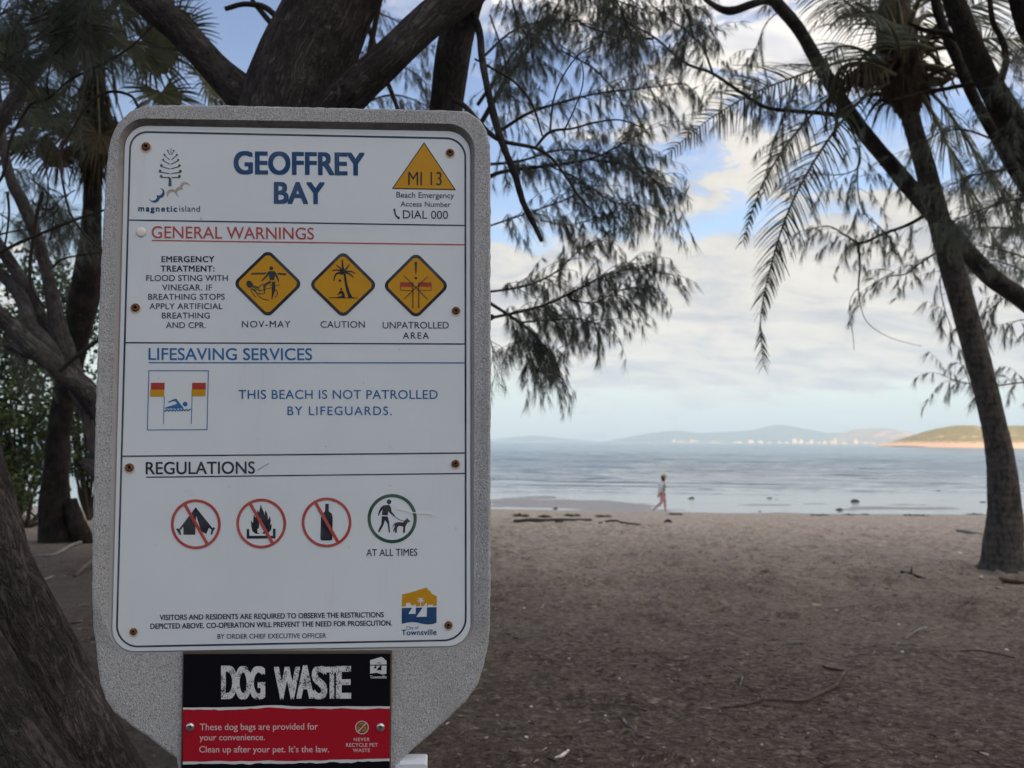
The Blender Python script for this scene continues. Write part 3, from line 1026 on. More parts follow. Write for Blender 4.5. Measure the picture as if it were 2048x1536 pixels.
def _rust(g, b):
    p = geo_pos(g)
    n = g.noise(p, 500, 4, 0.7)
    g.t.links.new(g.ramp(n, [(0.35, (0.03, 0.012, 0.008)), (0.5, (0.16, 0.055, 0.025)), (0.68, (0.36, 0.19, 0.09))]), b.inputs['Base Color'])
    bump(g, b, n, 0.6, 0.001)


M['rust'] = mat('rusty_screw', rough=0.8, spec=0.4, build=_rust)
M['steel'] = mat('stainless_screw', (0.62, 0.61, 0.60), 0.28, 0.5, metal=0.9)
M['dark'] = mat('dark_socket', (0.012, 0.009, 0.008), 0.9, 0.1)
M['cap'] = mat('clear_plastic_cap', (0.80, 0.80, 0.80), 0.25, 0.6)
M['stain'] = mat('rust_stain', rough=0.8, spec=0.2, build=lambda g, b: g.t.links.new(
    g.mix(g.noise(geo_pos(g), 160, 3), (0.50, 0.38, 0.26), (0.70, 0.66, 0.60)), b.inputs['Base Color']))

sign_base = on(uv(575, 1500)[0], -1.56, -0.03)
sign_base[2] = gz(sign_base[0], sign_base[1])
SIGN = thing('beach_sign', 'white beach information board reading GEOFFREY BAY in a rough grey cast frame', 'sign', sign_base)

# --- cast frame
outer = [(217, 340), (219, 312), (225, 282), (239, 250), (262, 227), (292, 214.5), (340, 213.5), (420, 214), (520, 215.5), (620, 217.5), (720, 220), (820, 222), (900, 224),
         (935, 227), (958, 240), (973, 264), (980, 295), (980.5, 340), (981, 450), (981, 600), (981, 750), (981, 900), (981, 1050), (981, 1160), (979.5, 1258), (976, 1295), (971, 1319), (957, 1368),
         (932, 1405), (898, 1437), (861, 1471), (825, 1500), (806, 1518), (797, 1545), (795, 1600), (795, 1760), (795, 2000), (795, 2300), (795, 2650), (795, 3400),
         (368, 3400), (362, 2650), (360, 2300), (359, 2000), (358, 1760), (358, 1600), (357, 1545), (350, 1518), (328, 1502), (291, 1474), (256, 1449), (226, 1426), (210, 1402), (199, 1370), (192, 1319), (187, 1261),
         (187.5, 1180), (189, 1080), (192, 960), (195, 830), (199, 700), (204, 580), (210, 450)]


def densify(pts, step):
    out = []
    for (x, y), (X, Y) in zip(pts, pts[1:] + pts[:1]):
        n = max(1, int(math.hypot(X - x, Y - y) / step))
        out += [(x + (X - x) * k / n, y + (Y - y) * k / n) for k in range(n)]
    return out


outer = densify(outer, 9)
o_uv = np.array([uv(x, min(y, 1e9)) for x, y in outer])
o_uv += rng.normal(0, 0.00035, o_uv.shape) + 0.0006 * np.stack([fbm(np.arange(len(o_uv)) * 0.35, np.zeros(len(o_uv)), 3, 3), fbm(np.arange(len(o_uv)) * 0.35, np.ones(len(o_uv)) * 7, 3, 4)], 1)
low = o_uv[:, 1] < -1.3
bottom_v = -(S0[2]) - 0.12
o_uv[low, 1] = np.minimum(o_uv[low, 1], bottom_v) * 0 + np.where(o_uv[low, 1] < bottom_v, bottom_v, o_uv[low, 1])
rimq = [(243.5, 240.5), (949, 252.5), (948, 1297), (216, 1309)]
panq = [(250, 250.5), (940.5, 263.0), (940.5, 1292.5), (223, 1304)]
rim_px = roundquad(rimq, [52, 52, 52, 52], 14)
pan_out = roundquad([(248.5, 249), (942, 261.5), (942, 1294), (221.5, 1305.5)], [46, 46, 46, 48], 14)
i_uv = np.array([uv(*q) for q in rim_px])
f_uv = np.array([uv(*q) for q in pan_out])
v_lo = uv(560, 1290)[1]


def front_h(v):
    return -0.0015 + 0.0115 * smooth(v_lo - 0.01, v_lo + 0.10, v)


bev = 0.004
cen = np.array([o_uv[:, 0].mean(), 0])
tng = unit(np.roll(o_uv, -3, 0) - np.roll(o_uv, 3, 0))
nin = np.stack([-tng[:, 1], tng[:, 0]], 1)
if ((o_uv + nin * 0.01 - o_uv) * (cen - o_uv)).sum() < 0:
    nin = -nin
mb = MB()
n_o, n_i = len(o_uv), len(i_uv)
face_loop = o_uv + nin * bev
tri = np.array(tessellate_polygon([[Vector((*q, 0)) for q in face_loop], [Vector((*q, 0)) for q in i_uv]]))
av = np.vstack([face_loop, i_uv])
A, B, C_ = av[tri[:, 0]], av[tri[:, 1]], av[tri[:, 2]]
fl = ((B[:, 0] - A[:, 0]) * (C_[:, 1] - A[:, 1]) - (B[:, 1] - A[:, 1]) * (C_[:, 0] - A[:, 0])) < 0
tri[fl] = tri[fl][:, ::-1]
mb.add(on(av[:, 0], av[:, 1], front_h(av[:, 1])), tri, 0)


def band(mb, A, ha, B, hb, mi):
    n = len(A)
    i = np.arange(n)
    j = (i + 1) % n
    mb.add(np.vstack([on(A[:, 0], A[:, 1], ha), on(B[:, 0], B[:, 1], hb)]), np.stack([i, j, j + n, i + n], 1), mi)


hb = front_h(face_loop[:, 1])
mid_loop = o_uv + nin * bev * 0.3
band(mb, face_loop, hb, mid_loop, hb - bev * 0.3, 0)
band(mb, mid_loop, hb - bev * 0.3, o_uv, hb - bev, 0)
band(mb, o_uv, hb - bev, o_uv, hb * 0 - 0.045, 0)
ih = front_h(i_uv[:, 1])
i2 = i_uv * 0.72 + f_uv * 0.28
band(mb, i_uv, ih, i2, ih - 0.0035 * smooth(0.0, 0.01, ih + 0.0015), 1)
band(mb, i2, ih - 0.0035 * smooth(0.0, 0.01, ih + 0.0015), f_uv, np.full(n_i, -0.003), 1)
tri = np.array(tessellate_polygon([[Vector((*q, 0)) for q in f_uv]]))
mb.add(on(f_uv[:, 0], f_uv[:, 1], np.full(n_i, -0.003)), tri, 1)
tri = np.array(tessellate_polygon([[Vector((*q, 0)) for q in o_uv]]))
mb.add(on(o_uv[:, 0], o_uv[:, 1], np.full(n_o, -0.045)), tri[:, ::-1], 0)
frame = mb.build('frame', [M['cast'], M['grime']], SIGN, smooth=False)

# --- white panel
p_px = roundquad(panq, [45, 45, 45, 47], 14)
p_uv = np.array([uv(*q) for q in p_px])
p_in = np.array([uv(*q) for q in roundquad([(251.2, 251.7), (939.3, 264.2), (939.3, 1291.3), (224.2, 1302.8)], [44, 44, 44, 46], 14)])
mb = MB()
tri = np.array(tessellate_polygon([[Vector((*q, 0)) for q in p_in]]))
mb.add(on(p_in[:, 0], p_in[:, 1], np.zeros(len(p_in))), tri, 0)
band(mb, p_in, np.zeros(len(p_in)), p_uv, np.full(len(p_uv), -0.0008), 0)
band(mb, p_uv, np.full(len(p_uv), -0.0008), p_uv, np.full(len(p_uv), -0.0029), 0)
panel = mb.build('panel', [M['panel']], SIGN, smooth=False)


def printed(name, fn, mats, parent=None):
    m = MB()
    fn(m)
    return m.build(name, [M[k] for k in mats], parent or panel, smooth=False)


def lines(m):
    q = [(261.0, 263.2), (930.6, 277.1), (931.6, 1279.9), (232.7, 1293.8)]
    stroke(m, roundquad(q, [34, 38, 44, 44], 14), 3.6, 0, closed=True)
    for a, b_, w in (((257.5, 440), (930.5, 451), 2.6), ((250, 685.3), (931, 687.9), 2.6), ((242.5, 912.5), (930.7, 906), 2.8), ((292, 954.4), (930.5, 946.8), 2.4)):
        stroke(m, [a, b_], w, 0)


printed('border_line', lines, ['line'])
printed('title', lambda m: (text(m, 'GEOFFREY', 469, 728, 303.5, 347, 349.8, 0, 0.030), text(m, 'BAY', 549.5, 648, 365, 406.3, 407, 0, 0.030)), ['navy'])


def warn(m):
    text(m, 'GENERAL WARNINGS', 303.4, 627.7, 452.4, 476, 478.8, 0, 0.006)
    stroke(m, [(303.5, 480.6), (929.5, 489.4)], 2.4, 0)


printed('heading', warn, ['red'])


def life(m):
    text(m, 'LIFESAVING SERVICES', 297.5, 624, 696.2, 719.6, 720, 0, 0.010)
    stroke(m, [(297.5, 725.2), (931, 725.7)], 2.2, 0)


def notice(m):
    text(m, 'THIS BEACH IS NOT PATROLLED', 477.3, 875.5, 780, 797.6, 797.6, 0, 0.006)
    text(m, 'BY LIFEGUARDS.', 575, 783.5, 813, 830, 830, 0, 0.006)


printed('heading', life, ['blue'])
printed('lettering', notice, ['blue'])
printed('heading', lambda m: text(m, 'REGULATIONS', 291.8, 509.6, 924.3, 948.4, 947, 0, 0.012), ['black'])


def words(rows):
    def f(m):
        for s, x0, x1, t, b0, b1, bo in rows:
            text(m, s, x0, x1, t, b0, b1, 0, bo)
    printed('lettering', f, ['black'])


words([('EMERGENCY', 323.3, 428.3, 512.6, 524, 524, .026), ('TREATMENT:', 321.6, 428.7, 531.4, 542.8, 542.8, .026), ('FLOOD STING WITH', 292.5, 455.6, 550.2, 561.8, 561.8, .008),
       ('VINEGAR. IF', 324.4, 424, 569, 580.6, 580.6, .008), ('BREATHING STOPS', 296.7, 449.3, 587.6, 599.2, 599.2, .008), ('APPLY ARTIFICIAL', 299, 445, 606.5, 618, 618, .008),
       ('BREATHING', 324, 419.5, 625.2, 636.8, 636.8, .008), ('AND CPR.', 332, 411.5, 644.4, 656, 656, .008)])
words([('NOV-MAY', 484, 581, 641.7, 654.7, 654.7, .002)])
words([('CAUTION', 641, 729.8, 642.2, 655.3, 655.3, .002)])
words([('UNPATROLLED', 765.4, 897.5, 643.8, 656.8, 656.8, .002), ('AREA', 805.8, 857.8, 664.8, 677.4, 677.4, .002)])
words([('AT ALL TIMES', 732.7, 834.5, 1098.3, 1112.3, 1111.2, .006)])
words([('VISITORS AND RESIDENTS ARE REQUIRED TO OBSERVE THE RESTRICTIONS', 319.5, 767.5, 1229.8, 1240, 1234.2, .022),
       ('DEPICTED ABOVE. CO-OPERATION WILL PREVENT THE NEED FOR PROSECUTION.', 301, 784, 1247.4, 1257.6, 1250.8, .022)])
words([('BY ORDER CHIEF EXECUTIVE OFFICER', 435, 652.3, 1268.2, 1277.6, 1275.8, .008)])


def island_logo(m):
    L = [((775, 165), (812, 248), 14, 18), ((895, 165), (848, 248), 14, 18), ((838, 118), (838, 245), 12, 0),
         ((705, 250), (815, 352), 16, 20), ((960, 250), (850, 352), 16, 20), ((678, 352), (815, 445), 18, 22), ((985, 355), (840, 445), 18, 22),
         ((642, 468), (815, 540), 20, 27), ((1012, 470), (838, 540), 20, 27), ((617, 585), (808, 632), 20, 30), ((1032, 588), (838, 632), 20, 30),
         ((637, 690), (800, 716), 22, 30), ((1013, 693), (850, 718), 22, 30)]
    for a, b_, w, r in L:
        a2 = (a[0], a[1] + r * 0.75)
        stroke(m, [a2, b_], w / 10.24, 0, z=zl)
        if r:
            disc(m, a[0], a[1], r, 0, z=zl, h=INK * 1.3)
    poly(m, [(760, 704), (800, 702), (832, 722), (848, 770), (853, 885), (788, 895), (795, 770), (785, 730), (760, 726)], 0, z=zl, h=INK * 1.6)
    poly(m, [(388, 1128), (405, 1165), (440, 1188), (485, 1190), (525, 1172), (550, 1135), (550, 1100), (540, 1068), (565, 1082), (600, 1082), (640, 1065), (668, 1025), (665, 985), (640, 945), (612, 928),
             (655, 938), (695, 975), (712, 1030), (700, 1085), (665, 1125), (625, 1135), (605, 1150), (590, 1190), (545, 1222), (490, 1230), (435, 1212), (400, 1170)], 1, z=zl)
    poly(m, [(775, 1130), (752, 1075), (752, 1020), (780, 975), (835, 955), (890, 955), (932, 975), (945, 940), (985, 912), (1020, 908), (1030, 860), (1070, 818), (1125, 805), (1185, 825), (1225, 870), (1240, 910),
             (1205, 872), (1165, 852), (1120, 855), (1085, 885), (1072, 925), (1088, 975), (1050, 962), (1005, 970), (965, 1005), (960, 1040), (985, 1090), (1022, 1120), (975, 1100), (940, 1065), (925, 1030), (885, 1012), (840, 1015), (795, 1045), (778, 1085)], 2, z=zl)
    text(m, 'magnetic', 277, 353.8, 411, 422.2, 423.2, 1, 0.035, ref='l')
    text(m, 'island', 358.6, 400, 411, 423, 423.6, 3, 0.0, ref='l')


printed('island_logo', island_logo, ['logo_green', 'navy', 'beige', 'line'])


def emergency(m):
    poly(m, [(1182, 400), (1487, 859), (874, 846)], 1, z=z2)
    poly(m, [(1182, 418), (1470, 849), (892, 837)], 0, z=z2, h=INK * 2)
    text(m, 'MI 13', 816.5, 883.5, 343.4, 369.8, 370.4, 1, 0.0, h=INK * 3)
    text(m, 'Beach Emergency', 793, 908.3, 383.6, 394.8, 396.5, 1, 0.002)
    text(m, 'Access Number', 801, 901.4, 402.4, 412.6, 414, 1, 0.002)
    text(m, 'DIAL 000', 805.8, 896, 420.6, 436.6, 437.8, 1, 0.002)
    stroke(m, [(903, 1048), (905, 1075), (915, 1100), (930, 1118)], 3.0, 1, z=z2, k=4)
    poly(m, [(888, 1042), (895, 1034), (908, 1036), (910, 1050), (905, 1058), (892, 1056)], 1, z=z2, h=INK * 1.5)
    poly(m, [(925, 1114), (945, 1110), (951, 1124), (944, 1135), (930, 1132)], 1, z=z2, h=INK * 1.5)


printed('emergency_triangle', emergency, ['yellow', 'black'])


def diamond(m, top, right, bot, left, z):
    def rd(k, r):
        c = np.array([top, right, bot, left], float)
        cc = c.mean(0)
        return roundquad((c - cc) * k + cc, r, 8)
    poly(m, rd(1.083, 66), 1, z=z)
    poly(m, rd(0.950, 46), 0, z=z, h=INK * 2)


def wavy(m, pts_x0, x1, y0, y1, n, amp, w, mi, z, h):
    t = np.linspace(0, 1, n * 8)
    stroke(m, [(pts_x0 + (x1 - pts_x0) * q, y0 + (y1 - y0) * q + amp * math.sin(q * n * 2 * math.pi)) for q in t], w, mi, h, z)


def warning_a(m):
    diamond(m, (1647, 112), (1958, 417), (1645, 721), (1335, 415), z3)


def stinger(m):
    h = INK * 3
    disc(m, 907, 400, 42, 0, h, zj)
    poly(m, [(850, 465), (975, 462), (1010, 500), (1045, 575), (1070, 640), (1072, 700), (1050, 702), (1040, 640), (985, 545), (975, 655), (875, 658), (850, 545), (800, 600), (700, 685), (675, 682), (770, 575), (825, 490)], 0, h, zj)
    poly(m, [(870, 675), (910, 690), (900, 725), (840, 745), (790, 785), (772, 850), (768, 950), (750, 955), (735, 850), (725, 765), (760, 740)], 0, h, zj)
    poly(m, [(922, 690), (992, 690), (998, 800), (985, 900), (925, 1082), (908, 1080), (920, 900), (918, 780)], 0, h, zj)
    poly(m, [(365, 690), (400, 668), (450, 680), (495, 725), (512, 775), (470, 825), (405, 825), (370, 790), (358, 735)], 0, h, zj)
    for pts in ([(500, 780), (560, 795), (620, 820), (670, 780), (730, 740)], [(490, 800), (620, 880), (720, 878), (850, 838), (925, 832)], [(480, 840), (560, 920), (640, 960), (740, 957)],
                [(465, 850), (540, 890), (610, 985), (700, 1060), (850, 1105)], [(455, 845), (475, 920), (520, 985), (570, 1035)], [(985, 860), (1030, 900), (1040, 960), (1015, 1015), (985, 1035)],
                [(625, 820), (640, 880), (650, 925)], [(500, 815), (580, 825), (640, 840)], [(480, 860), (540, 870), (580, 905)], [(870, 770), (910, 775)], [(1015, 780), (1090, 768)]):
        stroke(m, pts, 1.5, 0, h, zj, 4)
    wavy(m, 465, 790, 520, 512, 5, 10, 2.8, 0, zj, h)
    wavy(m, 1048, 1235, 515, 535, 3, 10, 2.8, 0, zj, h)


s1 = printed('warning_symbol', warning_a, ['yellow', 'black'])
s1['label'] = 'yellow diamond of a bather and a stinging jellyfish'
printed('pictogram', stinger, ['black'], s1)


def coconut(m):
    h = INK * 3
    poly(m, [(412, 300), (436, 330), (452, 420), (475, 500), (500, 545), (548, 550), (548, 556), (272, 552), (272, 546), (350, 545), (380, 535), (440, 548), (462, 545), (440, 480), (425, 400)], 0, h, z4)
    for pts, w in (([(415, 300), (440, 275), (462, 245), (475, 228)], 3.6), ([(412, 295), (405, 240), (403, 185)], 5.2), ([(405, 295), (375, 262), (343, 236)], 3.4), ([(405, 298), (350, 285), (302, 295)], 3.4),
                   ([(410, 305), (350, 320), (330, 350), (322, 388)], 4.2), ([(420, 303), (480, 298), (530, 318)], 3.6), ([(420, 305), (470, 322), (512, 358)], 4.2)):
        stroke(m, pts, w, 0, h, z4, 5, w2=w * 0.45)
    disc(m, 400, 308, 22, 0, h * 1.1, z4)
    disc(m, 381, 387, 13, 0, h, z4)
    disc(m, 393, 466, 10, 0, h, z4)
    poly(m, [(385, 480), (408, 485), (425, 515), (428, 552), (345, 552), (385, 540), (402, 525), (392, 505), (352, 526)], 0, h * 1.2, z4)


s2 = printed('warning_symbol', lambda m: diamond(m, (410, 124), (718, 430), (410, 725), (104, 425), z4), ['yellow', 'black'])
s2['label'] = 'yellow diamond of a coconut palm dropping a nut on a sitting figure'
printed('pictogram', coconut, ['black'], s2)


def flags(m):
    h = INK * 3
    for x0, x1 in ((958, 1076), (1132, 1250)):
        poly(m, [(x0, 406), (x1, 408), (x1, 445), (x0, 443)], 1, h, z4)
        stroke(m, [(x0, 406), (x1, 408), (x1, 480), (x0, 478)], 1.2, 0, h * 1.2, z4, closed=True)
    stroke(m, [(1076, 408), (1076, 648)], 1.9, 0, h * 1.3, z4)
    stroke(m, [(1132, 408), (1132, 648)], 1.9, 0, h * 1.3, z4)
    stroke(m, [(990, 338), (1218, 565)], 1.3, 0, h * 1.4, z4)
    stroke(m, [(1218, 345), (990, 562)], 1.3, 0, h * 1.5, z4)
    poly(m, [(1090, 208), (1118, 208), (1108, 325), (1100, 325)], 0, h, z4)
    poly(m, [(1092, 350), (1116, 352), (1115, 374), (1092, 372)], 0, h, z4)


s3 = printed('warning_symbol', lambda m: diamond(m, (1105, 137), (1402, 437), (1105, 731), (805, 435), z4), ['yellow', 'black'])
s3['label'] = 'yellow diamond of two crossed out lifesaver flags and an exclamation mark'
printed('pictogram', flags, ['black', 'flagred'], s3)


def swim_box(m):
    stroke(m, [(195, 125), (1500, 125), (1470, 1418), (162, 1425)], 2.4, 0, INK, zf, closed=True)
    for c, (x, X, y, Y) in ((1, (240, 540, 390, 540)), (2, (226, 528, 540, 688)), (1, (1145, 1445, 390, 537)), (2, (1135, 1437, 537, 682))):
        poly(m, [(x, y), (X, y), (X - 2, Y), (x - 3, Y)], c, INK * 1.5, zf)
    stroke(m, [(534, 688), (517, 1295)], 1.4, 0, INK, zf)
    stroke(m, [(1143, 684), (1126, 1292)], 1.4, 0, INK, zf)
    poly(m, [(612, 808), (700, 765), (795, 733), (830, 780), (960, 950), (930, 965), (890, 945), (860, 965), (825, 948), (790, 968), (745, 948), (710, 965), (670, 945), (630, 965), (600, 948), (560, 965), (540, 940),
             (620, 910), (790, 858), (812, 848), (775, 792), (700, 800), (620, 828)], 0, INK, zf)
    disc(m, 990, 858, 52, 0, INK, zf)
    wavy(m, 540, 1112, 998, 985, 8, 16, 2.3, 0, zf, INK)


s4 = printed('swimming_symbol', swim_box, ['blue', 'flagred', 'yellow'])


def tent(m):
    poly(m, [(960, 640), (975, 660), (1118, 838), (1128, 830), (1145, 838), (1130, 862), (1115, 900), (1100, 900), (1110, 855), (1085, 835), (1060, 895), (1010, 868), (965, 720), (958, 790), (955, 902), (842, 902), (842, 825),
             (812, 860), (822, 902), (808, 905), (772, 848), (788, 840), (800, 850)], 0, INK, z5)


def fire(m):
    poly(m, [(1580, 612), (1590, 650), (1610, 690), (1615, 720), (1622, 668), (1640, 700), (1650, 760), (1665, 725), (1675, 770), (1668, 810), (1684, 800), (1680, 850), (1650, 890), (1590, 892), (1610, 870), (1605, 830), (1590, 790),
             (1580, 745), (1565, 790), (1560, 840), (1545, 850), (1548, 880), (1570, 893), (1530, 893), (1500, 870), (1490, 830), (1485, 765), (1505, 790), (1512, 710), (1528, 740), (1545, 700), (1545, 660), (1562, 690)], 0, INK, z5)
    poly(m, [(1445, 848), (1468, 848), (1470, 912), (1695, 912), (1695, 845), (1720, 845), (1720, 938), (1445, 940)], 0, INK, z5)


def bottle(m):
    poly(m, [(242, 607), (274, 607), (274, 680), (302, 700), (312, 740), (308, 945), (295, 957), (205, 957), (194, 945), (200, 735), (210, 705), (238, 680)], 0, INK, z6)


for nm, fn, cx_, cy_, zz_, la in (('tent', tent, 960, 802, z5, 'red ring and bar over a black tent'), ('fire', fire, 1583, 795, z5, 'red ring and bar over a black camp fire'), ('bottle', bottle, 253, 785, z6, 'red ring and bar over a black bottle')):
    X_, Y_ = zz_(cx_, cy_)

    def pro(m, X_=X_, Y_=Y_):
        ring(m, X_, Y_, 49.8, 44.4, 0, INK * 2)
        stroke(m, [(X_ - 22.6, Y_ - 40.6), (X_ + 22.8, Y_ + 39.4)], 6.2, 0, INK * 2.4)
    s_ = printed('prohibition_symbol', pro, ['red'])
    s_['label'] = la
    printed('pictogram', fn, ['black'], s_)


def walker(m):
    disc(m, 848, 589, 22, 0, INK, z6)
    poly(m, [(795, 622), (850, 618), (866, 640), (872, 680), (905, 722), (898, 730), (855, 695), (842, 675), (836, 718), (778, 714), (788, 660), (765, 690), (752, 724), (743, 722), (750, 680), (770, 640)], 0, INK, z6)
    poly(m, [(778, 725), (836, 729), (850, 785), (858, 880), (845, 882), (835, 800), (810, 762), (795, 810), (755, 880), (742, 872), (775, 800)], 0, INK, z6)
    stroke(m, [(900, 726), (945, 758), (1000, 775)], 1.2, 0, INK, z6, 4)
    poly(m, [(905, 790), (940, 782), (985, 785), (1003, 762), (1012, 755), (1020, 740), (1028, 755), (1050, 772), (1045, 780), (1025, 785), (1012, 810), (1002, 830), (1000, 882), (980, 884), (985, 830), (975, 822), (940, 818), (925, 835), (922, 882), (905, 884),
             (905, 850), (892, 880), (888, 862), (905, 815), (893, 812), (880, 842), (885, 812)], 0, INK, z6)


s5 = printed('dog_walking_symbol', lambda m: ring(m, 784.3, 1037.2, 49.3, 42.8, 0), ['green'])
s5['label'] = 'green ring around a person walking a dog on a lead'
printed('pictogram', walker, ['black'], s5)


def city_logo(m):
    poly(m, [(200, 262), (400, 220), (560, 170), (700, 125), (820, 85), (880, 80), (915, 105), (930, 140), (985, 165), (1020, 240), (1110, 285), (1165, 320), (1162, 578), (1080, 580), (1060, 545), (930, 548), (925, 585), (895, 588), (892, 480), (800, 585),
             (600, 590), (582, 590), (582, 530), (500, 570), (440, 545), (420, 495), (310, 495), (300, 595), (190, 605)], 0, INK, zc)
    poly(m, [(190, 642), (480, 635), (372, 806), (578, 806), (580, 632), (775, 630), (590, 892), (888, 885), (892, 625), (1162, 618), (1160, 1052), (1040, 1090), (900, 1102), (780, 1085), (600, 1045), (480, 1035), (340, 1050), (188, 1085)], 1, INK, zc)
    for dx, dy in ((-105, 25), (-95, -40), (-40, -60), (40, -60), (95, -40), (105, 25), (-60, 60), (75, 60)):
        stroke(m, [(718, 425), (718 + dx * 0.6, 425 + dy * 0.9 - 8), (718 + dx, 425 + dy)], 2.0, 2, INK * 2, zc, 3, w2=0.8)
    stroke(m, [(720, 425), (718, 595)], 1.4, 2, INK * 2, zc)
    text(m, 'City of', 812.8, 837, 1252.2, 1258.9, 1258.4, 1, 0.0)
    text(m, 'Townsville', 803.3, 872.8, 1259.6, 1270.4, 1269.3, 1, 0.02)


printed('city_logo', city_logo, ['yellow', 'navy', 'panel'])


def scratches(m):
    stroke(m, [(515, 940), (523, 935), (531, 930), (538, 927)], 0.9, 1, INK * 4)
    stroke(m, [(792, 1017), (806, 1019), (824, 1025), (845, 1027), (860, 1027), (868, 1031)], 1.7, 0, INK * 5)
    stroke(m, [(402, 434), (402.5, 440)], 0.8, 1)
    for x, y in ((727, 766), (652, 893), (780, 971), (799, 699), (698, 1094), (912, 1056), (317, 756)):
        disc(m, x, y, 0.8, 1, n=8)


printed('scratch', scratches, ['grey_ink', 'line'])


def dome(mb, x, y, r_px, h0, hgt, mi=0, star=True, mi2=1, n=20):
    c = uv(x, y, h0)
    r = np.linalg.norm(uv(x + r_px, y, h0) - c)
    a = np.linspace(0, 2 * np.pi, n, endpoint=False)
    rows = []
    prof = [(1.0, 0.0), (0.97, 0.35), (0.82, 0.75), (0.58, 0.96), (0.46, 1.0)] + ([(0.40, 0.98), (0.34, 0.35)] if star else [(0.2, 1.06)])
    for k, (q, hh) in enumerate(prof):
        wob = (1 + 0.13 * np.cos(6 * a)) if (star and k >= 4) else 1.0
        rows.append(on(c[0] + q * r * wob * np.cos(a), c[1] + q * r * wob * np.sin(a), np.full(n, h0 + hh * hgt)))
    V = np.concatenate(rows + [on(np.array([c[0]]), np.array([c[1]]), np.array([h0 + hgt * (0.3 if star else 1.08)]))])
    i = np.arange(n)
    for k in range(len(prof) - 1):
        mb.add(V if k == 0 else np.zeros((0, 3)), np.stack([k * n + i, k * n + (i + 1) % n, (k + 1) * n + (i + 1) % n, (k + 1) * n + i], 1) - (0 if k == 0 else len(V)), mi)
    k = len(prof) - 1
    mb.add(np.zeros((0, 3)), np.stack([k * n + i, k * n + (i + 1) % n, np.full(n, len(prof) * n)], 1) - len(V), mi2 if star else mi)


for x, y, r in ((292, 293, 8.8), (900, 305, 7.8), (271, 615, 8.6), (912, 621, 7.8), (259, 935, 8.8), (911, 927, 7.8), (267, 1263, 7.4), (897, 1250, 7.8)):
    m = MB()
    disc(m, x, y + 2.5, r * 1.25, 2, INK * 0.8)
    dome(m, x, y, r, INK, 0.0028)
    m.build('screw', [M['rust'], M['dark'], M['stain']], SIGN)
m = MB()
dome(m, 282.4, 464.5, 10.3, INK, 0.0022, star=False)
m.build('screw_cap', [M['cap']], SIGN)

# ------------------------------------------------------------------ dog waste plate, screwed to the foot of the board
M['plate_edge'] = mat('brown_plate_edge', (0.11, 0.085, 0.07), 0.8, 0.3)
M['plate_black'] = mat('plate_black', (0.004, 0.004, 0.008), 0.5, 0.15)
M['plate_red'] = ink('plate_red', (0.40, 0.006, 0.020), 0.12, (0.34, 0.01, 0.02))
M['plate_white'] = ink('plate_white', (0.66, 0.68, 0.68), 0.2)
M['plate_pink'] = ink('plate_pale_lettering', (0.70, 0.48, 0.50), 0.1)


def _stencil(g, b):
    n = g.noise(geo_pos(g), 520, 4, 0.75)
    n2 = g.noise(geo_pos(g), 60, 3, 0.6)
    k = g.math('ADD', n, g.math('MULTIPLY', g.math('SUBTRACT', n2, 0.5), 0.55))
    g.t.links.new(g.mix(g.ramp(k, [(0.40, 0.0), (0.455, 1.0)]), (0.008, 0.008, 0.013), (0.68, 0.70, 0.71)), b.inputs['Base Color'])


M['stencil'] = mat('worn_white_lettering', rough=0.5, spec=0.3, build=_stencil)
M['leafgreen'] = ink('recycle_green', (0.12, 0.30, 0.03), 0.2)
HP = 0.0045
dog_c = uv(570, 1420, HP)
DOG = thing('dog_waste_sign', 'black and red DOG WASTE plate screwed under the beach board', 'notice', on(dog_c[0], dog_c[1] - 0.28, 0.0))
m = MB()
pq = [(365.2, 1303.2), (783.2, 1302.2), (779, 1760), (357, 1770)]
q_ = np.array([uv(*c, HP) for c in pq])
i4 = np.arange(4)
tri = np.array([(0, 3, 2, 1)])
m.add(on(q_[:, 0], q_[:, 1], np.full(4, HP - INK)), tri, 0)
band(m, q_[::-1], np.full(4, HP - INK), q_[::-1], np.full(4, -0.0014), 0)
plate = m.build('plate', [M['plate_edge']], DOG, smooth=False)


def dogface(m):
    poly(m, [(367.3, 1308), (780.6, 1307.2), (777.2, 1757), (359.6, 1767)], 0, HP)
    tx = np.linspace(0, 1, 60)
    up_ = [(366 + (779.7 - 366) * t, 1415.5 - 3.5 * t + 2.2 * float(fbm(np.array([t * 9]), np.array([0.3]), 3, 60)[0]) - 3.0 * math.exp(-((t - 0.42) / 0.12) ** 2)) for t in tx]
    lo_ = [(365.6 + (779.2 - 365.6) * t, 1523.5 - 5.5 * t + 3.0 * float(fbm(np.array([t * 12]), np.array([4.3]), 3, 61)[0])) for t in tx]
    wu = [(x, y + 4.6 + 3.2 * float(fbm(np.array([x * 0.05]), np.array([1.3]), 3, 63)[0])) for x, y in up_]
    wl = [(x, y + 5.5 + 3.5 * float(fbm(np.array([x * 0.06]), np.array([2.3]), 3, 64)[0])) for x, y in lo_]
    poly(m, up_ + wl[::-1], 2, HP + INK)
    poly(m, wu + lo_[::-1], 1, HP + INK * 2)


face = printed('printed_face', dogface, ['plate_black', 'plate_red', 'plate_white'], plate)


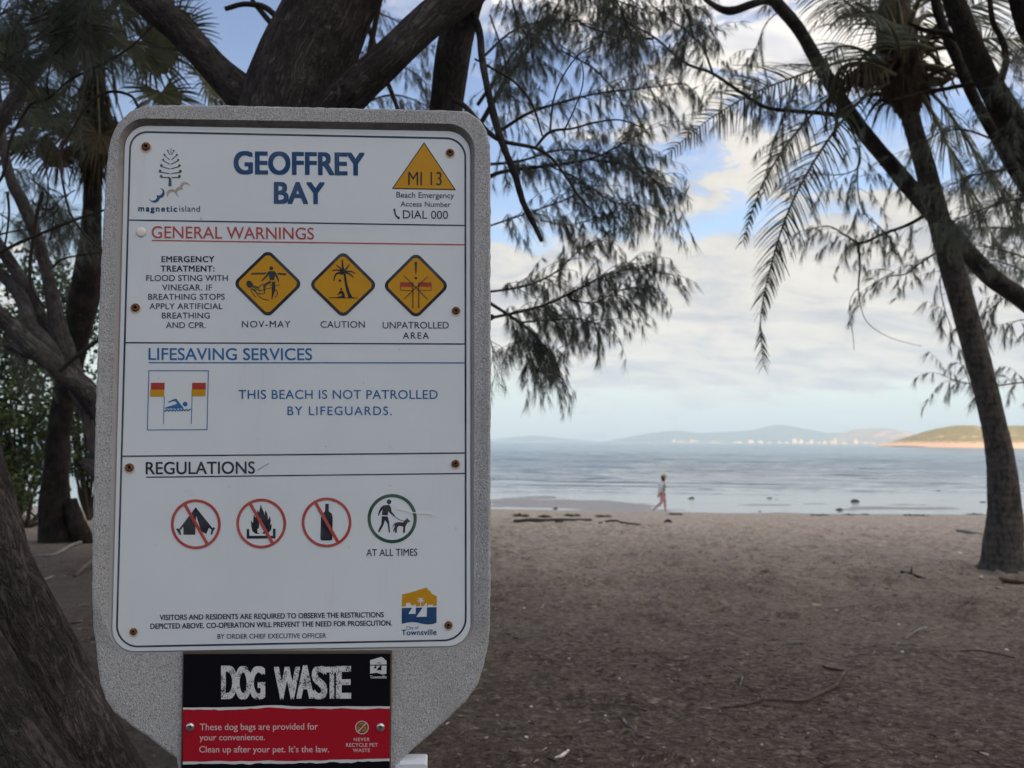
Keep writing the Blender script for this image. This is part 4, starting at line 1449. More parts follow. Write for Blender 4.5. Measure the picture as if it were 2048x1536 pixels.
def dogtitle(m):
    for ch, x0, x1, t, b_ in (('D', 444.8, 471.5, 1333.2, 1396.4), ('O', 472.8, 499.6, 1334.5, 1396.6), ('G', 500.4, 528, 1335, 1396.6), ('W', 550.6, 597.6, 1335.5, 1396.8), ('A', 595.5, 625.5, 1332.6, 1395.5),
                              ('S', 626, 652, 1334.5, 1396.2), ('T', 651.5, 676, 1335.4, 1395.6), ('E', 674.5, 700, 1333.8, 1395.6)):
        text(m, ch, x0, x1, t, b_, b_ - 0.2, 0, 0.028, HP + INK)


printed('title', dogtitle, ['stencil'], face)


def dogtext(m):
    hh = HP + INK * 3
    text(m, 'These dog bags are provided for', 399.7, 635.8, 1447.4, 1460.3, 1459, 0, 0.008, hh)
    text(m, 'your convenience.', 399.2, 529.6, 1468.6, 1480.8, 1480.2, 0, 0.008, hh)
    text(m, "Clean up after your pet. It\u2019s the law.", 398.6, 657.8, 1492.4, 1504.9, 1504.5, 0, 0.008, hh)


def recycle_words(m):
    hh = HP + INK * 3
    text(m, 'NEVER', 707.8, 739.2, 1475.5, 1482.1, 1482, 0, 0.02, hh)
    text(m, 'RECYCLE PET', 692, 755.4, 1486.4, 1493.4, 1493.3, 0, 0.02, hh)
    text(m, 'WASTE', 706, 739.8, 1497.4, 1504.2, 1504, 0, 0.02, hh)


printed('lettering', dogtext, ['plate_pink'], face)
printed('lettering', recycle_words, ['plate_pink'], face)


def recycle(m):
    hh = HP + INK * 3
    cx0, cy0 = 724, 1455
    for k in range(3):
        t0 = math.radians(-90 + k * 120)
        a = [(cx0 + 7.4 * math.cos(t0 + s), cy0 + 7.4 * math.sin(t0 + s)) for s in np.linspace(-0.75, 0.45, 6)]
        stroke(m, a, 4.2, 1, hh)
        e = t0 + 0.45
        r_ = lambda rr, s: (cx0 + rr * math.cos(e + s), cy0 + rr * math.sin(e + s))
        poly(m, [r_(3.4, -0.05), r_(11.4, -0.05), r_(7.4, 0.62)], 1, hh)
    ring(m, cx0, cy0, 13.6, 11.6, 0, hh + INK)
    stroke(m, [(cx0 + 8.6, cy0 - 9), (cx0 - 8.6, cy0 + 9)], 2.2, 0, hh + INK * 1.5)


printed('recycling_symbol', recycle, ['plate_pink', 'leafgreen'], face)


def dog_logo(m):
    hh = HP + INK
    poly(m, [(655, 655), (700, 642), (745, 628), (768, 640), (775, 652), (789, 660), (789, 690), (655, 692)], 0, hh, z8)
    poly(m, [(655, 700), (789, 699), (788, 766), (755, 772), (710, 758), (655, 765)], 0, hh, z8)
    poly(m, [(682, 722), (706, 690), (706, 722)], 1, hh + INK, z8)
    poly(m, [(706, 738), (747, 690), (747, 738)], 1, hh + INK, z8)
    for dx in (-16, -9, 0, 9, 16):
        stroke(m, [(727, 678), (727 + dx, 672 + abs(dx) * 0.4)], 1.0, 1, hh + INK, z8)
    text(m, 'Townsville', 740, 773, 1351.3, 1357, 1356.6, 0, 0.02, hh)


printed('city_logo', dog_logo, ['plate_white', 'plate_black'], face)
for x, y, r in ((380.5, 1454, 9), (761, 1454.4, 8.8)):
    m = MB()
    dome(m, x, y, r, HP + INK, 0.004, star=False)
    cxx = uv(x, y, HP)
    for ang in (0.5, 0.5 + math.pi / 2):
        stroke(m, [(x - 4 * math.cos(ang), y - 4 * math.sin(ang)), (x + 4 * math.cos(ang), y + 4 * math.sin(ang))], 1.3, 1, HP + INK + 0.0046)
    m.build('screw', [M['steel'], M['dark']], DOG)

# steel bracket whose upper edge just shows under the frame's right foot
M['white_steel'] = mat('pale_painted_steel', (0.70, 0.74, 0.78), 0.4, 0.5)
BR = thing('steel_bracket', 'pale steel bag holder rim just showing at the bottom edge right of the plate', 'bracket', on(uv(825, 1532)[0], uv(825, 1532)[1] - 0.2, 0.0))
m = MB()
pr = [(800, 1528.2), (850, 1527.6), (853, 1531), (853, 1700), (792, 1700), (790, 1536)]
q_ = np.array([uv(*c, 0.01) for c in pr])
nn = len(pr)
tri = np.array(tessellate_polygon([[Vector((*q, 0)) for q in q_]]))
m.add(on(q_[:, 0], q_[:, 1], np.full(nn, 0.012)), tri)
m.add(on(q_[:, 0], q_[:, 1], np.full(nn, -0.03)), tri[:, ::-1])
band(m, q_, np.full(nn, 0.012), q_, np.full(nn, -0.03), 0)
m.build('rim', [M['white_steel']], BR, smooth=False)

# ------------------------------------------------------------------ trees
def spray(mb_t, mb_n, path, r0, n_twig, tl, tufts, ns, nl, wid, side=None, t0=0.1, up=0.1, droop=0.28, seg_r=0.0035, fan=1.0, dense_tip=True, tight=False):
    """casuarina twigs along a branch: each twig carries hanging tufts of long thin needles"""
    q = catmull(path, 12)
    cum = np.concatenate([[0], np.cumsum(np.linalg.norm(np.diff(q, axis=0), axis=1))])
    T = unit(np.gradient(q, axis=0))
    R, D, L = [], [], []
    for k in range(n_twig):
        s = (t0 + (1 - t0) * (k + rng.random()) / n_twig) * cum[-1]
        i = min(np.searchsorted(cum, s), len(q) - 1)
        t = T[i]
        lat = unit(np.cross(t, [0, 0, 1.0])) * rng.choice([-1, 1])
        d = unit(t * rng.uniform(0.25, 0.9) + lat * rng.uniform(0.1, 0.9) * fan + np.array([0, 0, rng.uniform(-0.45, 0.75) + up]) + rng.normal(0, 0.15, 3))
        ln = tl * rng.uniform(0.5, 1.25)
        m = 6
        pts = [q[i]]
        for _ in range(m):
            d = unit(d + np.array([0, 0, -1]) * rng.uniform(0.05, 0.32) + rng.normal(0, 0.10, 3))
            pts.append(pts[-1] + d * ln / m)
        pts = np.array(pts)
        tube(mb_t, pts, (seg_r, seg_r * 0.35), seg=3, k=1, cap=False)
        for j in range(tufts):
            f = (j + 0.6 + 0.4 * rng.random()) / tufts
            f = f ** 0.8 if dense_tip else f
            x = f * m
            a = min(int(x), m - 1)
            p = pts[a] + (pts[a + 1] - pts[a]) * (x - a)
            dd = unit(pts[a + 1] - pts[a])
            c = int(ns * rng.uniform(0.5, 1.4))
            ax = unit(dd * 0.45 + rng.normal(0, 0.3, 3) + np.array([0, 0, -0.85])) if tight else unit(dd * 0.8 + rng.normal(0, 0.4, 3) + np.array([0, 0, -0.35]))
            R.append(np.repeat(p[None], c, 0) + rng.normal(0, 0.006, (c, 3)) + ax * rng.uniform(0, 0.03, (c, 1)))
            D.append(ax + rng.normal(0, 0.19 if tight else 0.26, (c, 3)))
            L.append(nl * rng.uniform(0.55, 1.2) * rng.uniform(0.6, 1.1, c))
    if R:
        R, D, L = np.concatenate(R), np.concatenate(D), np.concatenate(L)
        strands(mb_n, R, D, L, wid * rng.uniform(0.7, 1.2, len(R)), droop, nseg=3)


class Tree:
    def __init__(self, name, label, cat, base, bk, nd, group=None):
        self.o = thing(name, label, cat, base, group)
        self.bk, self.nd = bk, nd

    def limb(self, pts, r, name='limb', seg=12, rough=0.06, k=8, fis=0.0):
        m = MB()
        tube(m, pts, r, seg=seg, k=k, rough=rough, fis=fis)
        return m.build(name, [self.bk], self.o)

    def branch(self, pts, r, **kw):
        tw, ne = MB(), MB()
        tube(tw, pts, r, seg=6, k=6, rough=0.05)
        if kw:
            spray(tw, ne, pts, r[0], **kw)
        b_ = tw.build('branch', [M['twig']], self.o)
        if ne.n:
            ne.build('foliage', [self.nd], b_, smooth=False)

    def done(self):
        return self.o


def px_r(px, d):
    return px / 2 * d / F_PX


W0 = 0.0025
# --- A: the dark multi-stemmed casuarina right behind the sign
dA = 3.3
gA = P(600, 1600, dA)
gA[2] = gz(gA[0], gA[1])
A = Tree('casuarina_tree', 'dark forked casuarina tree standing right behind the white beach sign', 'tree', gA, M['bark_dark'], M['needle'])
A.limb([gA + [0, 0, -0.2], *PP((590, 1200, dA), (585, 800, dA), (578, 450, dA), (580, 250, dA), (605, 140, dA), (645, 50, dA), (690, -60, dA), (760, -260, dA + .1), (800, -700, dA + .2), (900, -1300, dA + .6))],
       [px_r(330, dA), px_r(260, dA), px_r(235, dA), px_r(225, dA), px_r(210, dA), px_r(190, dA), px_r(176, dA), px_r(168, dA), px_r(150, dA), px_r(110, dA), px_r(40, dA)], 'trunk', seg=110, rough=0.035, k=30, fis=0.0035)
A.limb(PP((610, 330, dA - .05), (640, 258, dA - .1), (683, 203, dA - .16), (772, 122, dA - .16), (861, 38, dA - .12), (924, -13, dA - .05), (1000, -90, dA), (1120, -260, dA)),
       [px_r(70, dA)] * 2 + [px_r(72, dA), px_r(68, dA), px_r(66, dA), px_r(72, dA), px_r(70, dA), px_r(50, dA)], seg=56, rough=0.04, k=16, fis=0.002)
A.limb(PP((720, 1600, dA + .3), (790, 1000, dA + .3), (862, 500, dA + .3), (893, 215, dA + .3), (912, 75, dA + .25), (938, 0, dA + .15), (955, -60, dA + .1), (985, -300, dA + .2), (1060, -800, dA + .4)),
       [px_r(95, dA), px_r(84, dA), px_r(76, dA), px_r(72, dA), px_r(76, dA), px_r(62, dA), px_r(66, dA), px_r(50, dA), px_r(30, dA)], 'stem', seg=56, rough=0.035, k=24, fis=0.002)
A.limb(PP((570, 300, dA + .02), (540, 240, dA), (492, 195, dA - .02), (437, 143, dA), (362, 62, dA + .03), (300, 8, dA + .05), (220, -70, dA + .1), (60, -220, dA + .3)),
       [px_r(80, dA), px_r(86, dA), px_r(78, dA), px_r(62, dA), px_r(60, dA), px_r(60, dA), px_r(54, dA), px_r(36, dA)], seg=56, rough=0.04, k=16, fis=0.002)
# bare hanging branches by the sign's right shoulder
A.limb(PP((935, 0, 3.35), (958, 62, 3.3), (966, 130, 3.25), (985, 220, 3.2), (1004, 285, 3.2), (1030, 350, 3.2), (1044, 398, 3.2), (1066, 445, 3.2), (1084, 483, 3.2)),
       [px_r(16, 3.2), px_r(16, 3.2), px_r(14, 3.2), px_r(15, 3.2), px_r(15, 3.2), px_r(13, 3.2), px_r(13, 3.2), px_r(11, 3.2), px_r(8, 3.2)], 'bare_branch', seg=8, rough=0.08)
A.branch(PP((905, 200, 3.4), (930, 213, 3.3), (970, 258, 3.25), (1005, 282, 3.2), (1070, 296, 3.2), (1105, 318, 3.2), (1135, 358, 3.2), (1160, 395, 3.2), (1188, 425, 3.2)), [px_r(11, 3.2)] * 3 + [px_r(9, 3.2), px_r(7, 3.2), px_r(6, 3.2), px_r(5, 3.2), px_r(4, 3.2), px_r(2, 3.2)])
A.branch(PP((1070, 296, 3.2), (1100, 264, 3.2), (1145, 257, 3.2), (1190, 245, 3.25), (1240, 240, 3.3), (1290, 257, 3.3)), [px_r(6, 3.2), px_r(6, 3.2), px_r(4, 3.2), px_r(4, 3.2), px_r(3, 3.2), px_r(2, 3.2)])
A.branch(PP((1100, 264, 3.2), (1106, 205, 3.2), (1122, 160, 3.2), (1155, 112, 3.2), (1196, 86, 3.2)), [px_r(5, 3.2), px_r(4, 3.2), px_r(3.5, 3.2), px_r(3, 3.2), px_r(2, 3.2)])
A.branch(PP((1085, 272, 3.4), (1065, 210, 3.4), (1030, 165, 3.4), (990, 140, 3.45), (950, 118, 3.5)), [px_r(4, 3.4), px_r(5, 3.4), px_r(5, 3.4), px_r(5, 3.4), px_r(4, 3.4)])
A.branch(PP((1130, 258, 3.2), (1150, 215, 3.2), (1166, 165, 3.2), (1160, 120, 3.2), (1120, 90, 3.2)), [px_r(4, 3.2), px_r(3, 3.2), px_r(3, 3.2), px_r(2, 3.2), px_r(1.6, 3.2)])
for pts in ([(735, 130, 3.9), (745, 75, 3.9), (756, 20, 3.9), (770, -40, 3.9)], [(700, 30, 4), (738, 60, 4), (755, 110, 4), (785, 190, 4), (800, 230, 4)], [(560, 40, 4), (530, 15, 4), (490, 8, 4), (450, 18, 4)],
            [(545, 50, 4.2), (520, 20, 4.2), (505, 0, 4.2), (480, -60, 4.2)]):
    A.branch(PP(*pts), [px_r(13, 4), px_r(9, 4)])
# the drooping bunch right of the sign
d = 5.6
low = dict(tl=0.30, tufts=4, ns=24, nl=0.115, wid=W0, droop=0.10, tight=True)
A.limb(PP((600, 620, dA), (720, 640, 4.0), (850, 650, 4.9), (950, 640, 5.4), (985, 634, 5.55)), [0.05, 0.042, 0.033, 0.026, 0.021], seg=8)
A.branch(PP((975, 636, d), (1000, 632, d), (1080, 613, d), (1150, 582, d), (1200, 556, d), (1265, 538, d), (1318, 545, d)), [0.013, 0.012, 0.010, 0.008, 0.006, 0.004, 0.002], n_twig=58, **low)
A.branch(PP((970, 600, d), (1020, 632, d), (1060, 662, d), (1092, 698, d), (1108, 725, d), (1112, 745, d)), [0.014, 0.012, 0.010, 0.008, 0.005, 0.003], n_twig=40, t0=0.2, **low)
A.branch(PP((1040, 645, d), (1100, 640, d), (1160, 638, d), (1205, 650, d - .2)), [0.008, 0.006, 0.004, 0.002], n_twig=32, **low)
A.branch(PP((970, 585, d + .3), (1050, 572, d + .3), (1110, 545, d + .2), (1160, 500, d), (1215, 470, d)), [0.010, 0.008, 0.006, 0.004, 0.002], n_twig=34, **low)
A.branch(PP((1030, 660, d - .1), (1048, 700, d - .2), (1062, 725, d - .2), (1075, 745, d - .2)), [0.006, 0.005, 0.003, 0.002], n_twig=24, **low)
A.branch(PP((975, 660, d), (985, 700, d), (990, 750, d)), [0.006, 0.004, 0.002], n_twig=7, tl=0.3, tufts=3, ns=10, nl=0.14, wid=W0, droop=0.2)
A.branch(PP((1140, 600, d), (1190, 605, d), (1240, 580, d - .1), (1290, 575, d - .1)), [0.006, 0.004, 0.003, 0.002], n_twig=30, **low)
A.branch(PP((1080, 440, d + .6), (1130, 450, d + .6), (1180, 440, d + .5), (1235, 425, d + .5)), [0.006, 0.004, 0.003, 0.002], n_twig=24, **low)
# the airy canopy over the middle, several depths
mid = dict(tl=0.42, tufts=5, ns=19, nl=0.13, wid=W0 * 1.1, droop=0.12, tight=True)
for pts, r0, n in (
        ([(960, 366, 6.4), (1000, 345, 6.4), (1085, 333, 6.4), (1180, 318, 6.3), (1240, 290, 6.2), (1290, 262, 6.2)], 0.020, 34),
        ([(1000, 262, 6.0), (1060, 225, 6.0), (1130, 203, 6.0), (1200, 186, 6.0), (1290, 176, 6.0), (1370, 166, 6.0)], 0.014, 24),
        ([(965, 330, 6.6), (1040, 322, 6.8), (1120, 300, 6.8), (1200, 310, 6.8), (1270, 345, 6.6), (1320, 400, 6.6)], 0.014, 34),
        ([(960, 250, 7.2), (1010, 165, 7.2), (1060, 95, 7.2), (1110, 20, 7.2), (1150, -60, 7.2)], 0.026, 34),
        ([(955, 210, 7.6), (990, 160, 7.6), (1035, 95, 7.6), (1080, 30, 7.6), (1100, -60, 7.6)], 0.020, 34),
        ([(970, 455, 6.0), (1050, 428, 6.0), (1130, 400, 6.0), (1190, 372, 6.0)], 0.008, 22),
        ([(1180, 320, 6.3), (1250, 330, 6.2), (1300, 352, 6.2), (1335, 395, 6.2)], 0.007, 22),
        ([(1100, 332, 6.3), (1160, 360, 6.2), (1220, 400, 6.2), (1270, 410, 6.1)], 0.007, 22),
        ([(960, 120, 8.5), (1030, 60, 8.5), (1120, 40, 8.5), (1230, 60, 8.5)], 0.016, 26),
        ([(640, 180, 8.5), (720, 120, 8.5), (800, 130, 8.5), (870, 180, 8.5)], 0.016, 30),
        ([(620, 60, 9), (700, 20, 9), (790, 40, 9), (850, 100, 9)], 0.016, 30),
        ([(700, 220, 9), (780, 190, 9), (850, 210, 9), (930, 260, 9)], 0.014, 24),
        ([(1010, -60, 5.6), (1030, 20, 5.6), (1060, 90, 5.5), (1070, 130, 5.5)], 0.008, 22),
        ([(1180, -80, 5.6), (1220, -20, 5.6), (1250, 40, 5.5), (1248, 90, 5.5)], 0.008, 26),
        ([(1320, -80, 6), (1350, -20, 6), (1380, 40, 6), (1385, 80, 6)], 0.008, 22),
        ([(1060, -80, 6.5), (1140, -30, 6.5), (1230, 0, 6.5), (1320, 30, 6.5)], 0.012, 30),
        ([(980, 30, 6.2), (1010, 120, 6.2), (1020, 200, 6.2), (1010, 260, 6.2)], 0.008, 22),
        ([(1120, 100, 6.5), (1190, 140, 6.5), (1240, 200, 6.4), (1260, 260, 6.4)], 0.007, 18)):
    A.branch(PP(*pts), np.linspace(r0, 0.003, len(pts)), n_twig=int(n * 1.35), **mid)
# crown foliage added overhead, above the top of the photograph, to shade the ground near the board
n_ = 34000
y_ = rng.uniform(1.0, 9.0, n_)
x_ = rng.uniform(-5.5, 5.5, n_)
cl_ = fbm(x_ * 0.5, y_ * 0.5, 3, 91)
lo_ = 1.5 + 0.70 * y_ + 0.75
z_ = lo_ + rng.random(n_) * np.maximum(9.5 - lo_, 0.6) * 0.8
ok_ = cl_ + rng.uniform(-0.25, 0.25, n_) > -0.12
m = MB()
strands(m, np.stack([x_, y_, z_], 1)[ok_], rng.normal(0, 1, (int(ok_.sum()), 3)) + [0, 0, -0.8], rng.uniform(0.2, 0.4, int(ok_.sum())), 0.020, 0.3)
for k in range(14):
    e_ = np.array([rng.uniform(-5, 5), rng.uniform(1.5, 8.5), 0])
    e_[2] = 1.5 + 0.7 * e_[1] + rng.uniform(1.4, 2.6)
    s_ = P(690 + 8 * k, -300 - 40 * k, dA + 0.15)
    tube(m, [s_, (s_ + e_) / 2 + [0, 0, 0.5], e_], [0.05, 0.03, 0.01], seg=6, k=4, mat=1)
m.build('crown', [M['needle'], M['twig']], A.o, smooth=False)
A.done()

# --- F: the thick leaning trunks in the lower left corner
dF = 2.15
gF = P(400, 1900, dF)
gF[2] = gz(gF[0], gF[1])
Ft = Tree('leaning_tree', 'thick leaning dark trunk cut off by the lower left corner of the photo', 'tree', gF, M['bark_dark'], M['needle'])
Ft.limb([gF + [0, 0, -0.15], *PP((290, 1760, dF), (222, 1660, dF), (172, 1560, dF), (112, 1420, dF), (36, 1260, dF), (-22, 1130, dF), (-56, 1000, dF), (-88, 860, dF), (-110, 700, dF), (-190, 400, dF), (-260, 0, dF))],
        [px_r(330, dF), px_r(250, dF), px_r(215, dF), px_r(188, dF), px_r(172, dF), px_r(160, dF), px_r(150, dF), px_r(142, dF), px_r(136, dF), px_r(130, dF), px_r(120, dF), px_r(90, dF)], 'trunk', seg=120, rough=0.045, k=26, fis=0.0035)
Ft.limb(PP((330, 1880, 2.0), (190, 1730, 1.95), (85, 1580, 1.9), (15, 1460, 1.9), (-50, 1340, 1.9), (-120, 1220, 1.9), (-240, 1040, 1.95), (-420, 800, 2.0)),
        [px_r(200, 1.9), px_r(170, 1.9), px_r(150, 1.9), px_r(140, 1.9), px_r(136, 1.9), px_r(130, 1.9), px_r(120, 1.9), px_r(100, 1.9)], 'stem', seg=110, rough=0.05, k=26, fis=0.0035)
Ft.done()

# --- E: grey multi-stemmed tree at the left, its foot hidden behind the sign
dE = 5.2
gE = P(250, 1340, dE)
gE[2] = gz(gE[0], gE[1])
E_ = Tree('casuarina_tree', 'grey barked multi-stemmed casuarina leaning left out from behind the sign', 'tree', gE, M['bark_grey'], M['needle_pale'])
E_.limb([gE + [0, 0, -0.2], *PP((232, 1180, dE), (214, 1060, dE), (198, 960, dE), (184, 880, dE), (170, 820, dE), (152, 765, dE), (128, 700, dE), (108, 610, dE), (90, 530, dE), (72, 470, dE), (45, 405, dE), (24, 365, dE), (8, 300, dE), (-4, 200, dE), (-10, 60, dE), (10, -150, dE), (40, -500, dE))],
        [px_r(60, dE), px_r(45, dE), px_r(26, dE), px_r(21, dE), px_r(19, dE), px_r(26, dE), px_r(40, dE), px_r(39, dE), px_r(27, dE), px_r(24, dE), px_r(23, dE), px_r(24, dE), px_r(21, dE), px_r(17, dE), px_r(15, dE), px_r(14, dE), px_r(10, dE), px_r(5, dE)], 'trunk', seg=14)
E_.limb(PP((205, 830, dE), (180, 790, dE - .05), (140, 760, dE - .1), (100, 722, dE - .15), (60, 690, dE - .2), (20, 650, dE - .2), (-40, 600, dE - .3), (-140, 520, dE - .3)), [px_r(38, dE), px_r(38, dE), px_r(38, dE), px_r(36, dE), px_r(36, dE), px_r(34, dE), px_r(33, dE), px_r(26, dE)])
E_.limb(PP((150, 770, dE + .1), (120, 700, dE + .1), (85, 640, dE + .1), (52, 575, dE + .1), (18, 520, dE + .1), (-30, 450, dE + .1)), [px_r(22, dE), px_r(26, dE), px_r(26, dE), px_r(26, dE), px_r(24, dE), px_r(21, dE)])
E_.limb(PP((140, 765, dE), (95, 690, dE - .1), (62, 650, dE - .1), (45, 600, dE), (15, 560, dE + .1), (-40, 520, dE + .1)), [px_r(31, dE), px_r(29, dE), px_r(26, dE), px_r(26, dE), px_r(24, dE), px_r(19, dE)])
E_.limb(PP((210, 900, dE + .1), (196, 830, dE + .1), (185, 785, dE + .1), (150, 745, dE + .2), (105, 720, dE + .2), (60, 712, dE + .2), (12, 692, dE + .2)), [px_r(34, dE), px_r(34, dE), px_r(29, dE), px_r(19, dE), px_r(15, dE), px_r(14, dE), px_r(12, dE)])
E_.limb(PP((235, 1000, dE - .1), (207, 960, dE - .1), (178, 930, dE - .1), (160, 925, dE - .1)), [px_r(34, dE), px_r(29, dE), px_r(24, dE), px_r(7, dE)], name='stub')
for pts, w in (([(120, 742, dE - .3), (150, 715, dE - .3), (205, 675, dE - .3), (300, 620, dE - .3)], 10), ([(277, 215, 3.6), (262, 192, 3.6), (225, 183, 3.6), (190, 196, 3.6), (165, 224, 3.6), (143, 262, 3.6), (126, 292, 3.6), (121, 330, 3.6), (128, 378, 3.6), (138, 420, 3.6), (155, 450, 3.6), (182, 482, 3.6), (215, 510, 3.6), (260, 560, 3.6)], 6),
               ([(-20, 380, 3.8), (6, 350, 3.8), (20, 285, 3.8), (38, 245, 3.8), (64, 207, 3.8), (98, 196, 3.8), (140, 160, 3.8), (205, 128, 3.8), (260, 95, 3.8), (312, 45, 3.8)], 6),
               ([(98, 196, 3.8), (95, 160, 3.8), (104, 120, 3.8), (122, 95, 3.8), (150, 75, 3.8), (195, 60, 3.8), (232, 66, 3.8)], 3.5), ([(270, 85, 4), (300, 92, 4), (350, 100, 4), (385, 118, 4), (408, 124, 4)], 3.5),
               ([(-10, 510, 4.6), (40, 485, 4.6), (95, 462, 4.6), (150, 440, 4.6), (215, 418, 4.6)], 7), ([(105, 535, 5), (122, 520, 5), (150, 512, 5), (212, 503, 5)], 5),
               ([(86, 384, 4.8), (74, 430, 4.8), (66, 480, 4.8), (60, 530, 4.8), (62, 570, 4.8), (78, 600, 4.8), (90, 615, 4.8)], 8), ([(15, 384, 4.9), (18, 430, 4.9), (10, 490, 4.9), (4, 510, 4.9)], 5),
               ([(-5, 470, 5), (30, 462, 5), (58, 458, 5)], 4), ([(30, -20, 4), (60, 8, 4), (110, 19, 4), (180, 20, 4), (205, -5, 4)], 9), ([(20, 250, 4.4), (24, 150, 4.4), (30, 60, 4.4), (40, -40, 4.4)], 7),
               ([(8, 90, 4.6), (28, 60, 4.6), (52, 10, 4.6), (66, -40, 4.6)], 6), ([(100, 480, 5), (105, 455, 5), (108, 430, 5), (118, 415, 5)], 4), ([(90, 430, 4.6), (97, 380, 4.6), (92, 330, 4.6), (98, 300, 4.6)], 3)):
    E_.branch(PP(*pts), [px_r(w, pts[0][2]), px_r(w * 0.6, pts[0][2])])
E_.limb(PP((-60, 330, 4.3), (-5, 250, 4.3), (30, 197, 4.3), (75, 137, 4.3), (107, 103, 4.3), (150, 84, 4.3), (188, 50, 4.3), (225, 14, 4.3), (275, -60, 4.3)), [px_r(30, 4.3), px_r(30, 4.3), px_r(27, 4.3), px_r(24, 4.3), px_r(24, 4.3), px_r(21, 4.3), px_r(17, 4.3), px_r(14, 4.3), px_r(8, 4.3)])
swept = dict(tl=0.34, tufts=6, ns=22, nl=0.2, wid=0.0017, droop=0.05, up=0.1)
for pts in ([(-60, 150, 3.7), (20, 115, 3.7), (90, 70, 3.7), (150, 48, 3.7)], [(-60, 110, 3.8), (10, 75, 3.8), (80, 40, 3.8), (140, 30, 3.8)], [(-60, 190, 3.9), (0, 150, 3.9), (60, 110, 3.9), (120, 75, 3.9)],
            [(60, 40, 3.8), (120, 20, 3.8), (180, 30, 3.8)], [(-40, 50, 4), (20, 20, 4), (80, 0, 4)]):
    E_.branch(PP(*pts), [0.006, 0.002], n_twig=16, **swept)
for pts in ([(-40, 250, 4.8), (10, 220, 4.8), (60, 215, 4.8)], [(60, 400, 6), (90, 420, 6), (120, 440, 6)], [(200, 420, 7), (170, 440, 7), (140, 470, 7)], [(10, 330, 6), (50, 350, 6), (90, 380, 6)], [(-20, 420, 7), (20, 440, 7), (50, 470, 7)], [(-20, 660, 6), (20, 690, 6), (60, 730, 6)], [(150, 380, 6), (120, 400, 6), (100, 430, 6)]):
    E_.branch(PP(*pts), [0.005, 0.002], n_twig=20, tl=0.4, tufts=4, ns=14, nl=0.17, wid=0.0024, droop=0.15)
n_ = 16000
y_ = rng.uniform(4.0, 13.0, n_)
x_ = rng.uniform(-0.85, -0.1, n_) * y_ - 0.5
lo_ = 1.5 + 0.70 * y_ + 0.8
z_ = lo_ + rng.random(n_) * 2.2
ok_ = fbm(x_ * 0.5, y_ * 0.5, 3, 93) + rng.uniform(-0.25, 0.25, n_) > -0.14
m = MB()
strands(m, np.stack([x_, y_, z_], 1)[ok_], rng.normal(0, 1, (int(ok_.sum()), 3)) + [0, 0, -0.8], rng.uniform(0.25, 0.5, int(ok_.sum())), 0.026, 0.3)
for k in range(9):
    e_ = np.array([rng.uniform(-7, -1), rng.uniform(5, 12), 0])
    e_[2] = 1.5 + 0.7 * e_[1] + rng.uniform(1.2, 2.2)
    s_ = P(20 + 4 * k, -200 - 40 * k, dE)
    tube(m, [s_, (s_ + e_) / 2 + [0, 0, 0.5], e_], [0.04, 0.026, 0.01], seg=6, k=4, mat=1)
m.build('crown', [M['needle_pale'], M['twig']], E_.o, smooth=False)  # unseen foliage added overhead to shade the ground at the left
E_.done()

# --- C: slender casuarina leaning in from the right, behind the coconut palm
dC = 9.9
gC = P(2640, 1130, dC)
gC[2] = gz(gC[0], gC[1])
C = Tree('casuarina_tree', 'slender casuarina leaning up to the left, crossing behind the coconut palm trunk', 'tree', gC, M['bark_dark'], M['needle'])
C.limb([gC + [0, 0, -0.2], *PP((2560, 1010, dC), (2380, 850, dC), (2200, 715, dC), (2048, 600, dC), (1985, 556, dC), (1930, 500, dC), (1880, 442, dC - .1), (1840, 398, dC - .2), (1765, 310, dC - .3), (1705, 235, dC - .4), (1650, 150, dC - .5), (1600, 62, dC - .6), (1548, 0, dC - .7), (1490, -80, dC - .8), (1400, -200, dC - 1))],
       [px_r(60, dC), px_r(52, dC), px_r(46, dC), px_r(41, dC), px_r(37, dC), px_r(36, dC), px_r(35, dC), px_r(34, dC), px_r(32, dC), px_r(29, dC), px_r(27, dC), px_r(25, dC), px_r(23, dC), px_r(22, dC), px_r(17, dC), px_r(8, dC)], 'trunk', seg=14, rough=0.05)
C.limb(PP((1560, 8, 9.2), (1530, 2, 9.1), (1505, 8, 9), (1462, 22, 9), (1430, 12, 9), (1395, -15, 9)), [px_r(18, 9), px_r(15, 9), px_r(15, 9), px_r(16, 9), px_r(12, 9), px_r(8, 9)], seg=10)
far = dict(tl=0.55, tufts=5, ns=20, nl=0.19, wid=0.0036, droop=0.14, tight=True)
